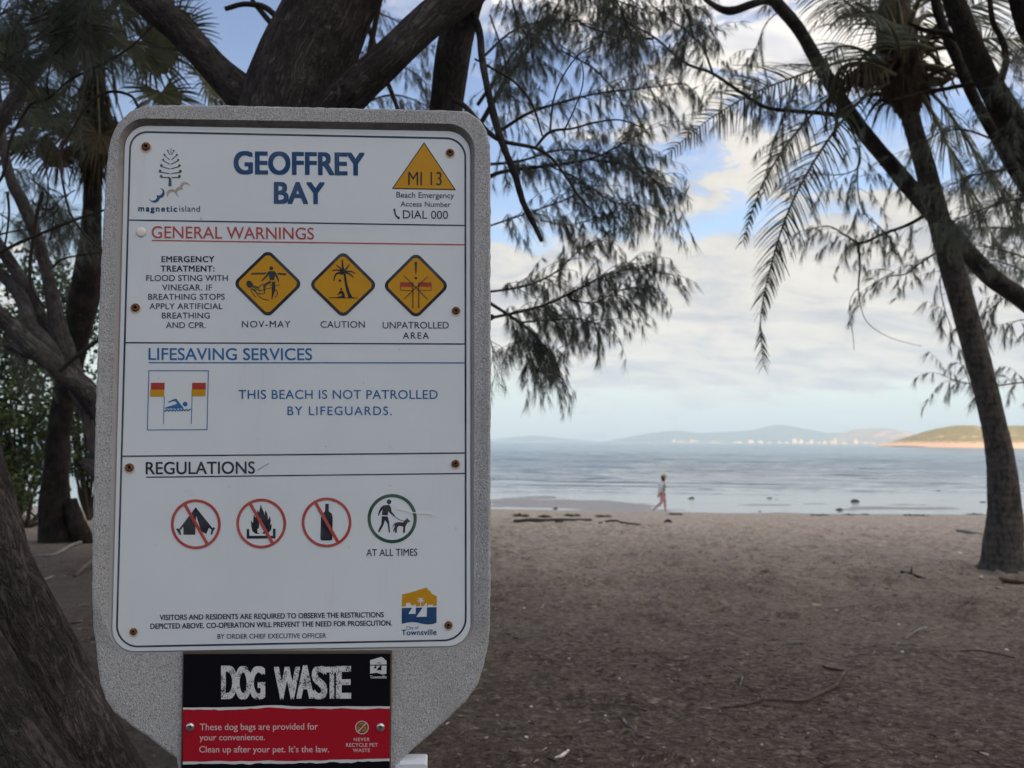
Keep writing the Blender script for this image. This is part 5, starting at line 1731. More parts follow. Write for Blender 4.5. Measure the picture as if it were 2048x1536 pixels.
for pts, r0, n in (
        ([(1690, 232, 9.3), (1640, 226, 9.2), (1585, 222, 9), (1530, 214, 8.6), (1478, 182, 8.2), (1425, 147, 7.8), (1369, 125, 7.4), (1306, 73, 7.0), (1237, 37, 6.8), (1170, -5, 6.6)], 0.030, 46),
        ([(1425, 145, 7.8), (1405, 95, 7.7), (1370, 60, 7.6), (1320, 25, 7.5), (1275, -20, 7.5)], 0.014, 22),
        ([(1306, 78, 7.0), (1240, 72, 6.9), (1180, 55, 6.8), (1140, 35, 6.8)], 0.012, 20),
        ([(1860, 425, 9.6), (1815, 450, 9.5), (1765, 468, 9.4), (1722, 486, 9.4), (1690, 470, 9.4), (1655, 452, 9.4), (1610, 462, 9.4)], 0.026, 22),
        ([(1880, 500, 9.7), (1835, 530, 9.6), (1812, 548, 9.5), (1770, 555, 9.5), (1740, 580, 9.5)], 0.014, 14),
        ([(1900, 520, 9.7), (1880, 560, 9.6), (1890, 620, 9.6), (1905, 660, 9.6)], 0.010, 10),
        ([(1700, 250, 9.4), (1720, 310, 9.3), (1710, 340, 9.3), (1660, 350, 9.3), (1600, 335, 9.3)], 0.012, 14),
        ([(1760, 330, 9.5), (1790, 330, 9.6), (1835, 370, 9.8), (1880, 400, 10)], 0.012, 10),
        ([(1720, 300, 9.4), (1715, 360, 9.3), (1725, 420, 9.3), (1760, 455, 9.3)], 0.010, 12),
        ([(1640, 140, 9.2), (1590, 190, 9.1), (1560, 250, 9.0), (1545, 300, 9.0)], 0.010, 16),
        ([(1560, 20, 9), (1530, 50, 9), (1510, 100, 9), (1480, 140, 9)], 0.008, 9),
        ([(2048, 610, 10), (2020, 590, 10.3), (1980, 620, 10.4), (1950, 650, 10.4)], 0.012, 14),
        ([(2080, 560, 10.3), (2020, 530, 10.4), (1970, 520, 10.5), (1930, 540, 10.5)], 0.012, 18),
        ([(2120, 470, 10), (2040, 460, 10), (1980, 455, 10.2), (1930, 462, 10.2)], 0.020, 26),
        ([(2100, 650, 10), (2040, 640, 10), (2010, 660, 10)], 0.010, 10),
        ([(2110, 770, 10), (2048, 765, 10), (1985, 772, 10.4), (1925, 765, 10.6), (1880, 748, 10.6)], 0.012, 16),
        ([(1940, 768, 10.6), (1930, 740, 10.6), (1920, 722, 10.6)], 0.006, 5)):
    C.branch(PP(*pts), np.linspace(r0, 0.004, len(pts)), n_twig=n, **far)
# bare hanging twig left of the palm trunk
C.branch(PP((1716, 486, 9.4), (1720, 530, 9.4), (1717, 575, 9.4), (1722, 615, 9.4), (1735, 645, 9.4), (1765, 668, 9.4), (1800, 682, 9.4), (1842, 692, 9.4)), [px_r(5, 9.4), px_r(4, 9.4), px_r(3, 9.4), px_r(1.6, 9.4), px_r(1.4, 9.4), px_r(1.2, 9.4), px_r(1, 9.4), px_r(1, 9.4)])
C.branch(PP((1718, 575, 9.4), (1705, 590, 9.4), (1698, 620, 9.4), (1706, 670, 9.4), (1708, 700, 9.4)), [px_r(2.5, 9.4), px_r(1.4, 9.4), px_r(1.2, 9.4), px_r(1.2, 9.4), px_r(1, 9.4)])
C.done()

# --- D: stout casuarina leaning across the upper right corner
dD = 7.2
gD = P(2620, 1200, dD)
gD[2] = gz(gD[0], gD[1])
D_ = Tree('casuarina_tree', 'stout double-stemmed casuarina slanting through the upper right corner of the photo', 'tree', gD, M['bark_brown'], M['needle'])
D_.limb([gD + [0, 0, -0.2], *PP((2560, 1060, dD), (2400, 800, dD), (2230, 560, dD), (2100, 370, dD), (2040, 270, dD), (2000, 205, dD), (1962, 135, dD), (1930, 60, dD), (1905, -10, dD), (1870, -120, dD), (1800, -400, dD))],
        [px_r(84, dD), px_r(76, dD), px_r(68, dD), px_r(60, dD), px_r(54, dD), px_r(52, dD), px_r(49, dD), px_r(44, dD), px_r(41, dD), px_r(40, dD), px_r(34, dD), px_r(14, dD)], 'trunk', seg=16, rough=0.05)
D_.limb(PP((2150, 520, dD + .6), (2090, 430, dD + .6), (2035, 350, dD + .6), (1990, 270, dD + .6), (1950, 200, dD + .6), (1915, 120, dD + .6), (1885, 50, dD + .6), (1868, -20, dD + .6), (1850, -200, dD + .6)),
        [px_r(30, dD), px_r(28, dD), px_r(26, dD), px_r(24, dD), px_r(23, dD), px_r(22, dD), px_r(20, dD), px_r(20, dD), px_r(14, dD)], 'stem', seg=12)
D_.limb(PP((2003, 160, dD - .2), (2012, 120, dD - .3), (2004, 80, dD - .3), (1985, 40, dD - .3), (1978, -20, dD - .3)), [px_r(14, dD), px_r(12, dD), px_r(11, dD), px_r(10, dD), px_r(9, dD)], seg=8)
D_.limb(PP((2100, 110, dD - .3), (2060, 40, dD - .3), (2035, -30, dD - .3)), [px_r(60, dD), px_r(50, dD), px_r(40, dD)], seg=12)
D_.limb(PP((1955, 85, dD + .3), (1930, 84, dD + .3), (1895, 68, dD + .3), (1850, 60, dD + .3), (1815, 45, dD + .3)), [px_r(20, dD), px_r(14, dD), px_r(12, dD), px_r(9, dD), px_r(5, dD)], seg=8)
D_.limb(PP((1965, 165, dD + .2), (1920, 172, dD + .2), (1880, 180, dD + .2), (1845, 185, dD + .2), (1790, 200, dD + .2), (1745, 200, dD + .2)), [px_r(12, dD), px_r(9, dD), px_r(8, dD), px_r(6, dD), px_r(5, dD), px_r(3, dD)], seg=8)
nr = dict(tl=0.5, tufts=5, ns=13, nl=0.19, wid=0.0034, droop=0.16)
for pts, r0, n in (
        ([(2080, 330, 7.6), (2010, 340, 7.8), (1950, 350, 8), (1900, 370, 8.2)], 0.016, 26),
        ([(2100, 400, 7.6), (2030, 400, 7.8), (1960, 420, 8), (1890, 450, 8.2)], 0.014, 30),
        ([(2110, 300, 7.4), (2060, 320, 7.4), (2040, 360, 7.4), (2030, 420, 7.4)], 0.012, 22),
        ([(2100, 200, 7.0), (2060, 210, 7), (2030, 235, 7), (2010, 280, 7)], 0.012, 16),
        ([(1990, 280, 7.9), (1930, 260, 8), (1880, 265, 8.1), (1830, 300, 8.2)], 0.012, 14),
        ([(2100, 60, 6.8), (2060, 80, 6.8), (2030, 110, 6.8)], 0.010, 10),
        ([(1900, -40, 7.6), (1820, -30, 7.8), (1740, -10, 8), (1660, 10, 8)], 0.014, 20),
        ([(2120, 560, 8), (2060, 520, 8), (2000, 500, 8.2), (1950, 490, 8.4)], 0.012, 20)):
    D_.branch(PP(*pts), np.linspace(r0, 0.004, len(pts)), n_twig=n, **nr)
D_.done()


# ------------------------------------------------------------------ palms
def frond(mb, path, n, ll, wid, droop=0.35, plane_up=None, lift=0.25, both=True, r0=0.022, tip=0.35, mat=0, rmat=1, start=0.12, ragged=0.1, roll=0.0):
    """a pinnate palm leaf: a tapering rachis and two rows of hanging leaflets"""
    tube(mb, path, np.linspace(r0, 0.004, len(path)), seg=6, k=8, mat=rmat, cap=False)
    q = catmull(path, 16)
    cum = np.concatenate([[0], np.cumsum(np.linalg.norm(np.diff(q, axis=0), axis=1))])
    T = unit(np.gradient(q, axis=0))
    R, D, L, SD = [], [], [], []
    for k in range(n):
        f = start + (1 - start) * (k + 0.5) / n
        i = min(np.searchsorted(cum, f * cum[-1]), len(q) - 1)
        t = T[i]
        lat = unit(np.cross(t, [0, 0, 1.0]))
        upv = unit(np.cross(lat, t))
        ro = rad(roll) * min(1.0, f * 2)
        lat, upv = lat * math.cos(ro) + upv * math.sin(ro), upv * math.cos(ro) - lat * math.sin(ro)
        for sg in (1, -1):
            if rng.random() < ragged:
                continue
            R.append(q[i] + lat * sg * 0.006)
            SD.append(t + upv * 0.3)
            D.append(lat * sg * 0.8 + t * (0.55 + 0.3 * f) + upv * lift + rng.normal(0, 0.07, 3))
            L.append(ll * (math.sin(min(f * 1.15, 1.0) * math.pi * 0.82 + 0.35) * (1 - tip * f) + 0.12) * rng.uniform(0.85, 1.1))
    strands(mb, np.array(R), np.array(D), np.maximum(np.array(L), 0.08), wid, droop, mat=mat, nseg=4, side=np.array(SD))


dB = 9.3
gB = P(2005, 1135, dB)
gB[2] = gz(gB[0], gB[1])
PALM = thing('coconut_palm', 'tall coconut palm with a slender grey trunk at the right of the beach', 'palm', gB)
m = MB()
tp = [(2006, 1150), (2007, 1128), (2006, 1090), (2009, 1050), (2008, 1000), (2001, 920), (1988, 850), (1972, 780), (1950, 700), (1926, 610), (1903, 530), (1884, 460), (1864, 390), (1846, 320), (1828, 260), (1814, 205), (1806, 150)]
tw = [104, 82, 72, 66, 58, 50, 46, 45, 46, 45, 44, 42, 40, 37, 35, 36, 50]
tube(m, PP(*[(x, y, dB) for x, y in tp]), [px_r(w, dB) for w in tw], seg=22, k=10, rough=0.035)
for k in range(26):
    a = rng.uniform(0, 2 * np.pi)
    o_ = np.array([math.cos(a), math.sin(a), 0])
    b0 = gB + o_ * 0.2 + [0, 0, rng.uniform(0.02, 0.06)]
    b1 = gB + o_ * rng.uniform(0.24, 0.30)
    b1[2] = gz(b1[0], b1[1]) - 0.02
    tube(m, [b0, (b0 + b1) / 2 + [0, 0, 0.015], b1], [0.018, 0.012, 0.006], seg=5, k=3)
m.build('trunk', [M['palm_trunk']], PALM)
# fibrous crown with old leaf bases and nut stalks
m = MB()
tube(m, PP((1819, 232, dB), (1814, 205, dB), (1808, 175, dB), (1800, 130, dB), (1794, 80, dB), (1790, 20, dB), (1788, -40, dB)), [px_r(36, dB), px_r(66, dB), px_r(84, dB), px_r(78, dB), px_r(66, dB), px_r(54, dB), px_r(36, dB)], seg=20, k=6, rough=0.2)
cc = P(1808, 150, dB)
for k in range(64):
    a = rng.uniform(0, 2 * np.pi)
    out = np.array([math.cos(a), math.sin(a), 0])
    p0 = cc + out * 0.2 + [0, 0, rng.uniform(-0.3, 0.4)]
    ln = rng.uniform(0.15, 0.5)
    tube(m, [p0, p0 + out * ln * 0.5 + [0, 0, rng.uniform(-0.1, 0.22)], p0 + out * ln * 0.9 + [0, 0, rng.uniform(-0.4, 0.15)]], [0.03, 0.022, 0.006], seg=5, k=2, rough=0.1)
for k in range(22):
    a = k * 2.4 + rng.uniform(-0.3, 0.3)
    out = np.array([math.cos(a), math.sin(a), 0])
    el = rng.uniform(-0.5, 0.9)
    p0 = P(1803, 60 + 150 * rng.random(), dB) + out * 0.12
    p1_ = p0 + (out * math.cos(el) + np.array([0, 0, math.sin(el)])) * rng.uniform(0.35, 0.8)
    tube(m, [p0, (p0 + p1_) / 2 + [0, 0, 0.04], p1_ + [0, 0, -0.08]], [0.05, 0.032, 0.018], seg=6, k=4, mat=1)
R = cc + rng.normal(0, 0.16, (700, 3)) + [0, 0, -0.05]
strands(m, R, unit(R - cc) + [0, 0, -0.5], rng.uniform(0.12, 0.4, 700), 0.008, 0.35)
m.build('crown_fibre', [M['fibre'], M['rachis']], PALM)
for path, n, ll, lift, roll in (
        ([(1790, 128, 9.3), (1740, 118, 9.2), (1690, 122, 9.1), (1600, 150, 9.0), (1500, 190, 8.9), (1410, 245, 8.8), (1320, 320, 8.7)], 105, 0.71, 0.35, 75),
        ([(1785, 150, 9.2), (1730, 158, 9.0), (1660, 195, 8.8), (1590, 268, 8.7), (1535, 350, 8.6), (1505, 420, 8.6), (1486, 482, 8.6)], 75, 0.48, 0.0, 60),
        ([(1785, 165, 9.2), (1740, 185, 9.0), (1690, 235, 8.8), (1630, 320, 8.6), (1580, 415, 8.5), (1545, 520, 8.5), (1522, 630, 8.5), (1526, 730, 8.5)], 114, 0.57, 0.1, 55),
        ([(1790, 100, 9.4), (1760, 60, 9.6), (1700, 10, 9.8), (1640, -40, 9.9), (1560, -70, 10)], 69, 0.69, 0.3, -50),
        ([(1797, 60, 9.4), (1785, 0, 9.7), (1760, -80, 10), (1720, -150, 10)], 57, 0.69, 0.3, 40),
        ([(1810, 60, 9.4), (1840, -10, 9.7), (1890, -80, 10), (1960, -120, 10.2)], 57, 0.69, 0.3, -40),
        ([(1825, 110, 9.4), (1870, 60, 9.7), (1930, 20, 10), (2010, -5, 10.2), (2100, 10, 10.2)], 69, 0.69, 0.2, -60),
        ([(1830, 125, 9.4), (1890, 92, 9.7), (1960, 78, 10.0), (2040, 80, 10.2), (2150, 100, 10.3)], 73, 0.69, 0.1, -70),
        ([(1840, 165, 9.3), (1890, 215, 9.3), (1935, 280, 9.3), (1985, 355, 9.3), (2030, 430, 9.3), (2065, 520, 9.3)], 87, 0.71, 0.1, -55),
        ([(1835, 175, 9.2), (1865, 225, 9.1), (1895, 290, 9.0), (1930, 370, 9.0), (1968, 440, 9.0), (2010, 510, 9)], 82, 0.63, 0.1, -60),
        ([(1840, 140, 9.4), (1900, 140, 9.6), (1970, 165, 9.8), (2040, 220, 9.9), (2110, 300, 10)], 73, 0.69, 0.1, -65),
        ([(1775, 130, 9.1), (1735, 105, 8.8), (1690, 92, 8.5), (1655, 110, 8.4), (1640, 150, 8.4), (1640, 210, 8.4)], 50, 0.46, 0.0, 50),
        ([(1800, 120, 9.1), (1795, 80, 8.6), (1770, 40, 8.2), (1720, 30, 7.9), (1660, 50, 7.7)], 57, 0.57, 0.1, 40)):
    m = MB()
    frond(m, PP(*path), n, ll, 0.027, 0.17, lift=lift, roll=roll)
    m.build('frond', [M['frond'], M['rachis']], PALM, smooth=False)
for path, n, ll in (([(1790, 150, 9.0), (1740, 128, 8.7), (1690, 130, 8.6), (1665, 165, 8.6), (1655, 210, 8.6), (1650, 260, 8.6)], 50, 0.4),
                    ([(1780, 150, 9.0), (1730, 140, 8.8), (1695, 150, 8.7), (1680, 180, 8.7), (1672, 230, 8.7), (1668, 270, 8.7)], 50, 0.4)):
    m = MB()
    frond(m, PP(*path), n, ll, 0.03, 0.6, lift=-0.1)
    o_ = m.build('frond', [M['frond_dead'], M['rachis']], PALM, smooth=False)
    o_['label'] = 'withered grey frond folded down beside the crown'


def fan_leaf(m, hub, petiole_from, axis_dir, face, radius, n=34, spread=2.5, mat=0, droop=0.10, wid=0.035):
    """a fan palm leaf: folded segments radiating from the end of its stalk"""
    mid_ = (hub + petiole_from) / 2 + np.array([0, 0, 0.12])
    tube(m, [petiole_from, mid_, hub], [0.016, 0.012, 0.009], seg=5, k=5, mat=1, cap=False)
    ax = unit(axis_dir - face * (axis_dir @ face))
    lat = np.cross(face, ax)
    th = np.linspace(-spread, spread, n) + rng.normal(0, 0.02, n)
    D = ax * np.cos(th)[:, None] + lat * np.sin(th)[:, None] + face * rng.normal(0.12, 0.03, (n, 1))
    # joined inner blade plus free, drooping tips
    L = radius * (0.72 + 0.28 * np.cos(th * 0.55)) * rng.uniform(0.92, 1.05, n)
    inner = hub + unit(D) * (L * 0.5)[:, None]
    fold = face * 0.012
    V = [hub]
    for k in range(n):
        V.append(inner[k] + fold * (1 if k % 2 else -1))
    m.add(np.array(V), np.array([(0, k + 1, k + 2) for k in range(n - 1)]), mat)
    strands(m, inner, D, L * 0.55, wid * radius / 0.6, droop, mat=mat, nseg=3)


dL = 11.4
gL = P(118, 1088, dL)
gL[2] = gz(gL[0], gL[1])
FAN = thing('fan_palm', 'shaggy fan palm with a dark trunk and yellowish skirt, left of the sign', 'palm', gL)
m = MB()
tp = [(122, 1100), (118, 1088), (112, 1050), (110, 1000), (112, 950), (115, 900), (120, 850), (130, 790), (142, 730), (152, 680), (162, 630), (173, 570), (180, 510), (183, 450), (185, 390), (186, 330), (187, 250), (188, 170), (190, 80), (192, 0)]
tw = [92, 74, 62, 56, 46, 43, 42, 44, 46, 48, 52, 54, 46, 38, 34, 32, 32, 34, 40, 24]
tube(m, PP(*[(x, y, dL) for x, y in tp]), [px_r(w, dL) for w in tw], seg=20, k=8, rough=0.05)
tube(m, PP((140, 1000, dL), (150, 1040, dL - .05), (168, 1075, dL - .1), (180, 1100, dL - .1)), [px_r(26, dL), px_r(34, dL), px_r(30, dL), px_r(12, dL)], seg=10, k=6, rough=0.08)
m.build('trunk', [M['bark_palm']], FAN)
m = MB()
for k in range(46):
    t = rng.uniform(0, 1)
    p = P(188 + rng.normal(0, 6), 60 + 250 * t, dL)
    a = rng.uniform(0, 2 * np.pi)
    o_ = np.array([math.cos(a), math.sin(a), 0])
    tube(m, [p + o_ * 0.08, p + o_ * 0.3 + [0, 0, rng.uniform(-0.2, 0.1)], p + o_ * 0.4 + [0, 0, -0.55]], [0.022, 0.016, 0.008], seg=5, k=3, cap=False)
R = np.array([P(188 + rng.normal(0, 12), rng.uniform(150, 330), dL) for _ in range(900)])
a = rng.uniform(0, 2 * np.pi, 900)
strands(m, R, np.stack([np.cos(a) * 0.5, np.sin(a) * 0.5, np.full(900, -0.8)], 1), rng.uniform(0.3, 0.75, 900), 0.02, 0.25)
m.build('skirt', [M['fan_dry']], FAN, smooth=False)
view = unit(EYE - P(200, 150, dL))
for hx, hy, hd, r, dry in ((322, 185, 10.9, 0.62, 0), (255, 80, 11, 0.7, 0), (300, 100, 11.6, 0.75, 0), (95, 232, 11, 0.75, 0), (70, 170, 11.3, 0.8, 0), (150, 60, 11.2, 0.75, 0), (420, 160, 11.6, 0.75, 0), (235, 0, 11.3, 0.75, 0),
                           (95, 80, 11.8, 0.75, 0), (70, 280, 11.4, 0.75, 0), (200, 270, 10.8, 0.6, 1), (150, 260, 11, 0.6, 1), (170, -20, 11, 0.7, 0), (350, 60, 12.2, 0.7, 0), (40, 110, 12, 0.75, 0), (120, 300, 11.2, 0.6, 1), (250, 250, 11.8, 0.7, 0), (300, 20, 11.8, 0.8, 0)):
    m = MB()
    hub = P(hx, hy, hd)
    frm = P(190, 110, dL)
    ax = unit(hub - frm) + np.array([0, 0, -0.35])
    face = unit(view + rng.normal(0, 0.45, 3) + [0, 0, 0.25])
    fan_leaf(m, hub, frm, ax, face, r, n=44, spread=2.3, droop=0.12 if not dry else 0.3)
    o_ = m.build('fan_leaf', [M['fan_dry'] if dry else M['fan_leaf'], M['rachis']], FAN, smooth=False)


# ------------------------------------------------------------------ broad-leaved bushes at the left edge
def bush(name, label, base, blobs, n, size, group=None, twigs=14):
    t = thing(name, label, 'bush', base, group)
    m = MB()
    per = np.array([b_[3] ** 2 for b_ in blobs])
    per = (n * per / per.sum()).astype(int)
    for (x, y, dd, r), c in zip(blobs, per):
        cen_ = P(x, y, dd)
        # clumps of leaves through the volume
        nc = max(6, c // 40)
        cl = cen_ + unit(rng.normal(size=(nc, 3))) * (rng.random((nc, 1)) ** 0.5) * r
        who = rng.integers(0, nc, c)
        p = cl[who] + rng.normal(0, 0.13, (c, 3))
        d = unit(rng.normal(size=(c, 3)) + unit(p - cen_) * 0.9 + [0, 0, -0.2])
        s = unit(np.cross(d, rng.normal(size=(c, 3)) * 0.6 + [0, 0, 1.0]))
        up_ = np.cross(s, d)
        L = size * rng.uniform(0.6, 1.3, (c, 1))
        w = L * 0.30
        V = np.stack([p, p + d * L * 0.4 + s * w + up_ * w * 0.25, p + d * L - up_ * w * 0.2, p + d * L * 0.4 - s * w + up_ * w * 0.25], 1)
        m.add(V.reshape(-1, 3), np.arange(c * 4).reshape(-1, 4))
    w_ = MB()
    for k in range(twigs):
        b_ = blobs[rng.integers(0, len(blobs))]
        e = P(b_[0], b_[1], b_[2]) + unit(rng.normal(size=3)) * b_[3] * 0.8
        mid_ = (np.asarray(base) + e) / 2 + rng.normal(0, 0.25, 3)
        tube(w_, [base, mid_, e], [0.04, 0.022, 0.006], seg=5, k=5, rough=0.05)
    w_.build('branches', [M['twig']], t)
    m.build('foliage', [M['leaf_broad']], t, smooth=False)
    return t


def gpt(x, d):
    p = P(x, 900, d)
    p[2] = gz(p[0], p[1])
    return p


bush('broadleaf_bush', 'dense dark green broad-leaved bush at the far left behind the grey stems', gpt(40, 15),
     [(30, 820, 15, 1.15), (60, 720, 15.5, 0.95), (-30, 700, 15, 1.1), (10, 620, 15.5, 0.8), (90, 850, 15, 0.75), (-20, 880, 14.6, 0.8), (40, 560, 16, 0.6), (-60, 600, 15.5, 0.9)], 9000, 0.12)
bush('broadleaf_bush', 'sparser green broad-leaved bush seen between the fan palm trunk and the sign', gpt(185, 17),
     [(165, 880, 17, 0.75), (200, 800, 17, 0.8), (150, 600, 17.5, 0.7), (140, 690, 17, 0.7), (215, 900, 17, 0.6), (120, 570, 17.5, 0.45), (180, 930, 16.6, 0.4)], 5200, 0.12)
bush('low_shrub', 'low dark shrub on the ground between the leaning trunk and the fan palm', gpt(60, 14),
     [(40, 985, 14, 0.32), (80, 960, 14.5, 0.28), (5, 960, 14, 0.35), (60, 940, 14.6, 0.3)], 1500, 0.09, twigs=10)

# ------------------------------------------------------------------ the walker at the water's edge
def skin(name, verts, radii, edges, mats, parent, sub=2):
    me = bpy.data.meshes.new(name)
    me.from_pydata([tuple(v) for v in verts], edges, [])
    o = bpy.data.objects.new(name, me)
    COL.objects.link(o)
    o.modifiers.new('skin', 'SKIN')
    sv = me.skin_vertices[0].data
    for i, r in enumerate(radii):
        sv[i].radius = (r, r) if isinstance(r, float) else r
        sv[i].use_root = i == 0
    ss = o.modifiers.new('sub', 'SUBSURF')
    ss.levels = ss.render_levels = sub
    dg = bpy.context.evaluated_depsgraph_get()
    new = bpy.data.meshes.new_from_object(o.evaluated_get(dg))
    bpy.data.objects.remove(o)
    bpy.data.meshes.remove(me)
    new.name = name
    new.materials.clear()
    for m_ in mats:
        new.materials.append(m_)
    new.polygons.foreach_set('use_smooth', [True] * len(new.polygons))
    o = bpy.data.objects.new(name, new)
    COL.objects.link(o)
    o.parent = parent
    if parent.parent is None:
        o.matrix_parent_inverse = Matrix.Translation(-parent.location)
    return o


def ball(mb, c, r, n=12, mat=0, noise=0.0, seed=0, flat=1.0):
    a = np.linspace(0, 2 * np.pi, 2 * n, endpoint=False)
    b_ = np.linspace(-np.pi / 2, np.pi / 2, n + 1)
    A, B = np.meshgrid(a, b_)
    d = np.stack([np.cos(B) * np.cos(A), np.cos(B) * np.sin(A), np.sin(B)], -1)
    r = np.asarray(r, float) * np.ones(3)
    k = 1 + noise * 2 * (fbm(d[..., 0] * 1.7 + seed * 3.1 + d[..., 2], d[..., 1] * 1.7 + seed + d[..., 2] * 0.7, 4, seed))
    V = (np.asarray(c) + d * r * k[..., None]).reshape(-1, 3)
    i = np.arange(n)[:, None] * 2 * n
    j = np.arange(2 * n)[None]
    j2 = (j + 1) % (2 * n)
    mb.add(V, np.stack([i + j, i + j2, i + 2 * n + j2, i + 2 * n + j], -1).reshape(-1, 4), mat)


M['skin'] = mat('skin', (0.46, 0.29, 0.22), 0.6, 0.3)
M['hair'] = mat('black_hair', (0.012, 0.010, 0.010), 0.6, 0.3)
M['jacket'] = mat('pale_lilac_jacket', (0.62, 0.61, 0.72), 0.9, 0.2)
M['top'] = mat('grey_teal_top', (0.17, 0.23, 0.27), 0.9, 0.2)
M['leggings'] = mat('dusty_pink_leggings', (0.55, 0.31, 0.33), 0.9, 0.2)
M['straw'] = mat('straw_cap', (0.50, 0.36, 0.17), 0.9, 0.2)
M['phone'] = mat('dark_handset', (0.03, 0.025, 0.02), 0.4, 0.5)
DP = 34.0
foot_z = gz(P(1331, 1024, DP)[0], DP)
shift = foot_z - P(1331, 1025.0, DP)[2] + 0.02


def zp(x, y, dd=0.0):
    return P(1240 + x / 12.8, 930 + y / 12.8, DP + dd) + np.array([0, 0, shift])


WOM = thing('person', 'person in a straw cap and pink leggings walking along the water edge', 'person', [zp(1150, 1215)[0], DP, foot_z])
bv = [zp(1085, 745), zp(1085, 640), zp(1080, 545), zp(1092, 470), zp(1108, 425), zp(1120, 385), zp(1122, 335), zp(1122, 295),      # pelvis, waist, chest, shoulders, neck, head
      zp(1066, 485, -0.17), zp(1020, 630, -0.2), zp(985, 770, -0.19), zp(978, 812, -0.18),
      zp(1100, 490, 0.17), zp(1125, 600, 0.2), zp(1165, 590, 0.19), zp(1195, 585, 0.18),
      zp(1085, 775, -0.08), zp(1065, 985, -0.08), zp(860, 1165, -0.07), zp(835, 1188, -0.07), zp(870, 1200, -0.07),
      zp(1105, 775, 0.08), zp(1150, 970, 0.07), zp(1160, 1185, 0.06), zp(1165, 1205, 0.06), zp(1205, 1208, 0.06)]
br = [0.115, 0.10, 0.115, 0.085, 0.05, 0.07, 0.085, 0.06, 0.055, 0.038, 0.028, 0.022, 0.055, 0.038, 0.028, 0.022,
      0.09, 0.058, 0.035, 0.032, 0.025, 0.09, 0.058, 0.035, 0.034, 0.024]
be = [(0, 1), (1, 2), (2, 3), (3, 4), (4, 5), (5, 6), (6, 7), (3, 8), (8, 9), (9, 10), (10, 11), (3, 12), (12, 13), (13, 14), (14, 15),
      (0, 16), (16, 17), (17, 18), (18, 19), (19, 20), (0, 21), (21, 22), (22, 23), (23, 24), (24, 25)]
skin('body', bv, br, be, [M['skin']], WOM)
# nose, chin and ear give the profile its shape
m = MB()
ball(m, zp(1182, 352), (0.018, 0.014, 0.02), 6)
ball(m, zp(1160, 392), (0.026, 0.03, 0.022), 6)
ball(m, zp(1125, 350, -0.08), (0.018, 0.01, 0.028), 6)
for c_ in ((978, 822, -0.18), (1200, 583, 0.18)):
    for f_ in range(4):
        p_ = zp(*c_) + np.array([0.004 * f_, 0.011 * (f_ - 1.5), 0])
        tube(m, [p_, p_ + [0.006, 0, -0.035], p_ + [0.014, 0, -0.066 + 0.006 * abs(f_ - 1.5)]], [0.009, 0.008, 0.005], seg=5, k=2)
    p_ = zp(*c_) + np.array([0.014, -0.01, 0.012])
    tube(m, [p_, p_ + [0.02, -0.01, -0.02], p_ + [0.022, -0.008, -0.045]], [0.010, 0.008, 0.006], seg=5, k=2)
m.build('face_and_fingers', [M['skin']], WOM)
skin('leggings', [zp(1088, 725), zp(1085, 775, -0.085), zp(1063, 985, -0.085), zp(875, 1150, -0.07), zp(1105, 775, 0.085), zp(1151, 970, 0.075), zp(1162, 1170, 0.06)],
     [0.135, 0.108, 0.073, 0.046, 0.108, 0.073, 0.046], [(0, 1), (1, 2), (2, 3), (0, 4), (4, 5), (5, 6)], [M['leggings']], WOM)
skin('top', [zp(1092, 735), zp(1095, 640), zp(1096, 545), zp(1102, 470)], [0.135, 0.118, 0.132, 0.085], [(0, 1), (1, 2), (2, 3)], [M['top']], WOM)
skin('jacket', [zp(1060, 470), zp(1048, 560), zp(1040, 660), zp(1030, 760), zp(1052, 488, -0.17), zp(1008, 630, -0.21), zp(985, 765, -0.2), zp(1085, 492, 0.17), zp(1115, 600, 0.2), zp(1160, 592, 0.19)],
     [0.115, 0.13, 0.125, 0.105, 0.08, 0.06, 0.046, 0.08, 0.06, 0.046], [(0, 1), (1, 2), (2, 3), (0, 4), (4, 5), (5, 6), (0, 7), (7, 8), (8, 9)], [M['jacket']], WOM)
m = MB()
ball(m, zp(1105, 345), (0.098, 0.092, 0.115), 10, noise=0.05, seed=4)
ball(m, zp(1108, 408), (0.075, 0.085, 0.10), 8, noise=0.08, seed=5)
m.build('hair', [M['hair']], WOM)
m = MB()
ball(m, zp(1122, 292), (0.112, 0.10, 0.075), 10, noise=0.02, seed=2)
ball(m, zp(1180, 305), (0.10, 0.085, 0.014), 8)
m.build('cap', [M['straw']], WOM)
m = MB()
ball(m, zp(972, 828, -0.19), (0.035, 0.02, 0.045), 8, noise=0.05, seed=8)
tag(m.build('hand_bag', [M['phone']]), 'small dark pouch held in the hand of the walking person', 'pouch')


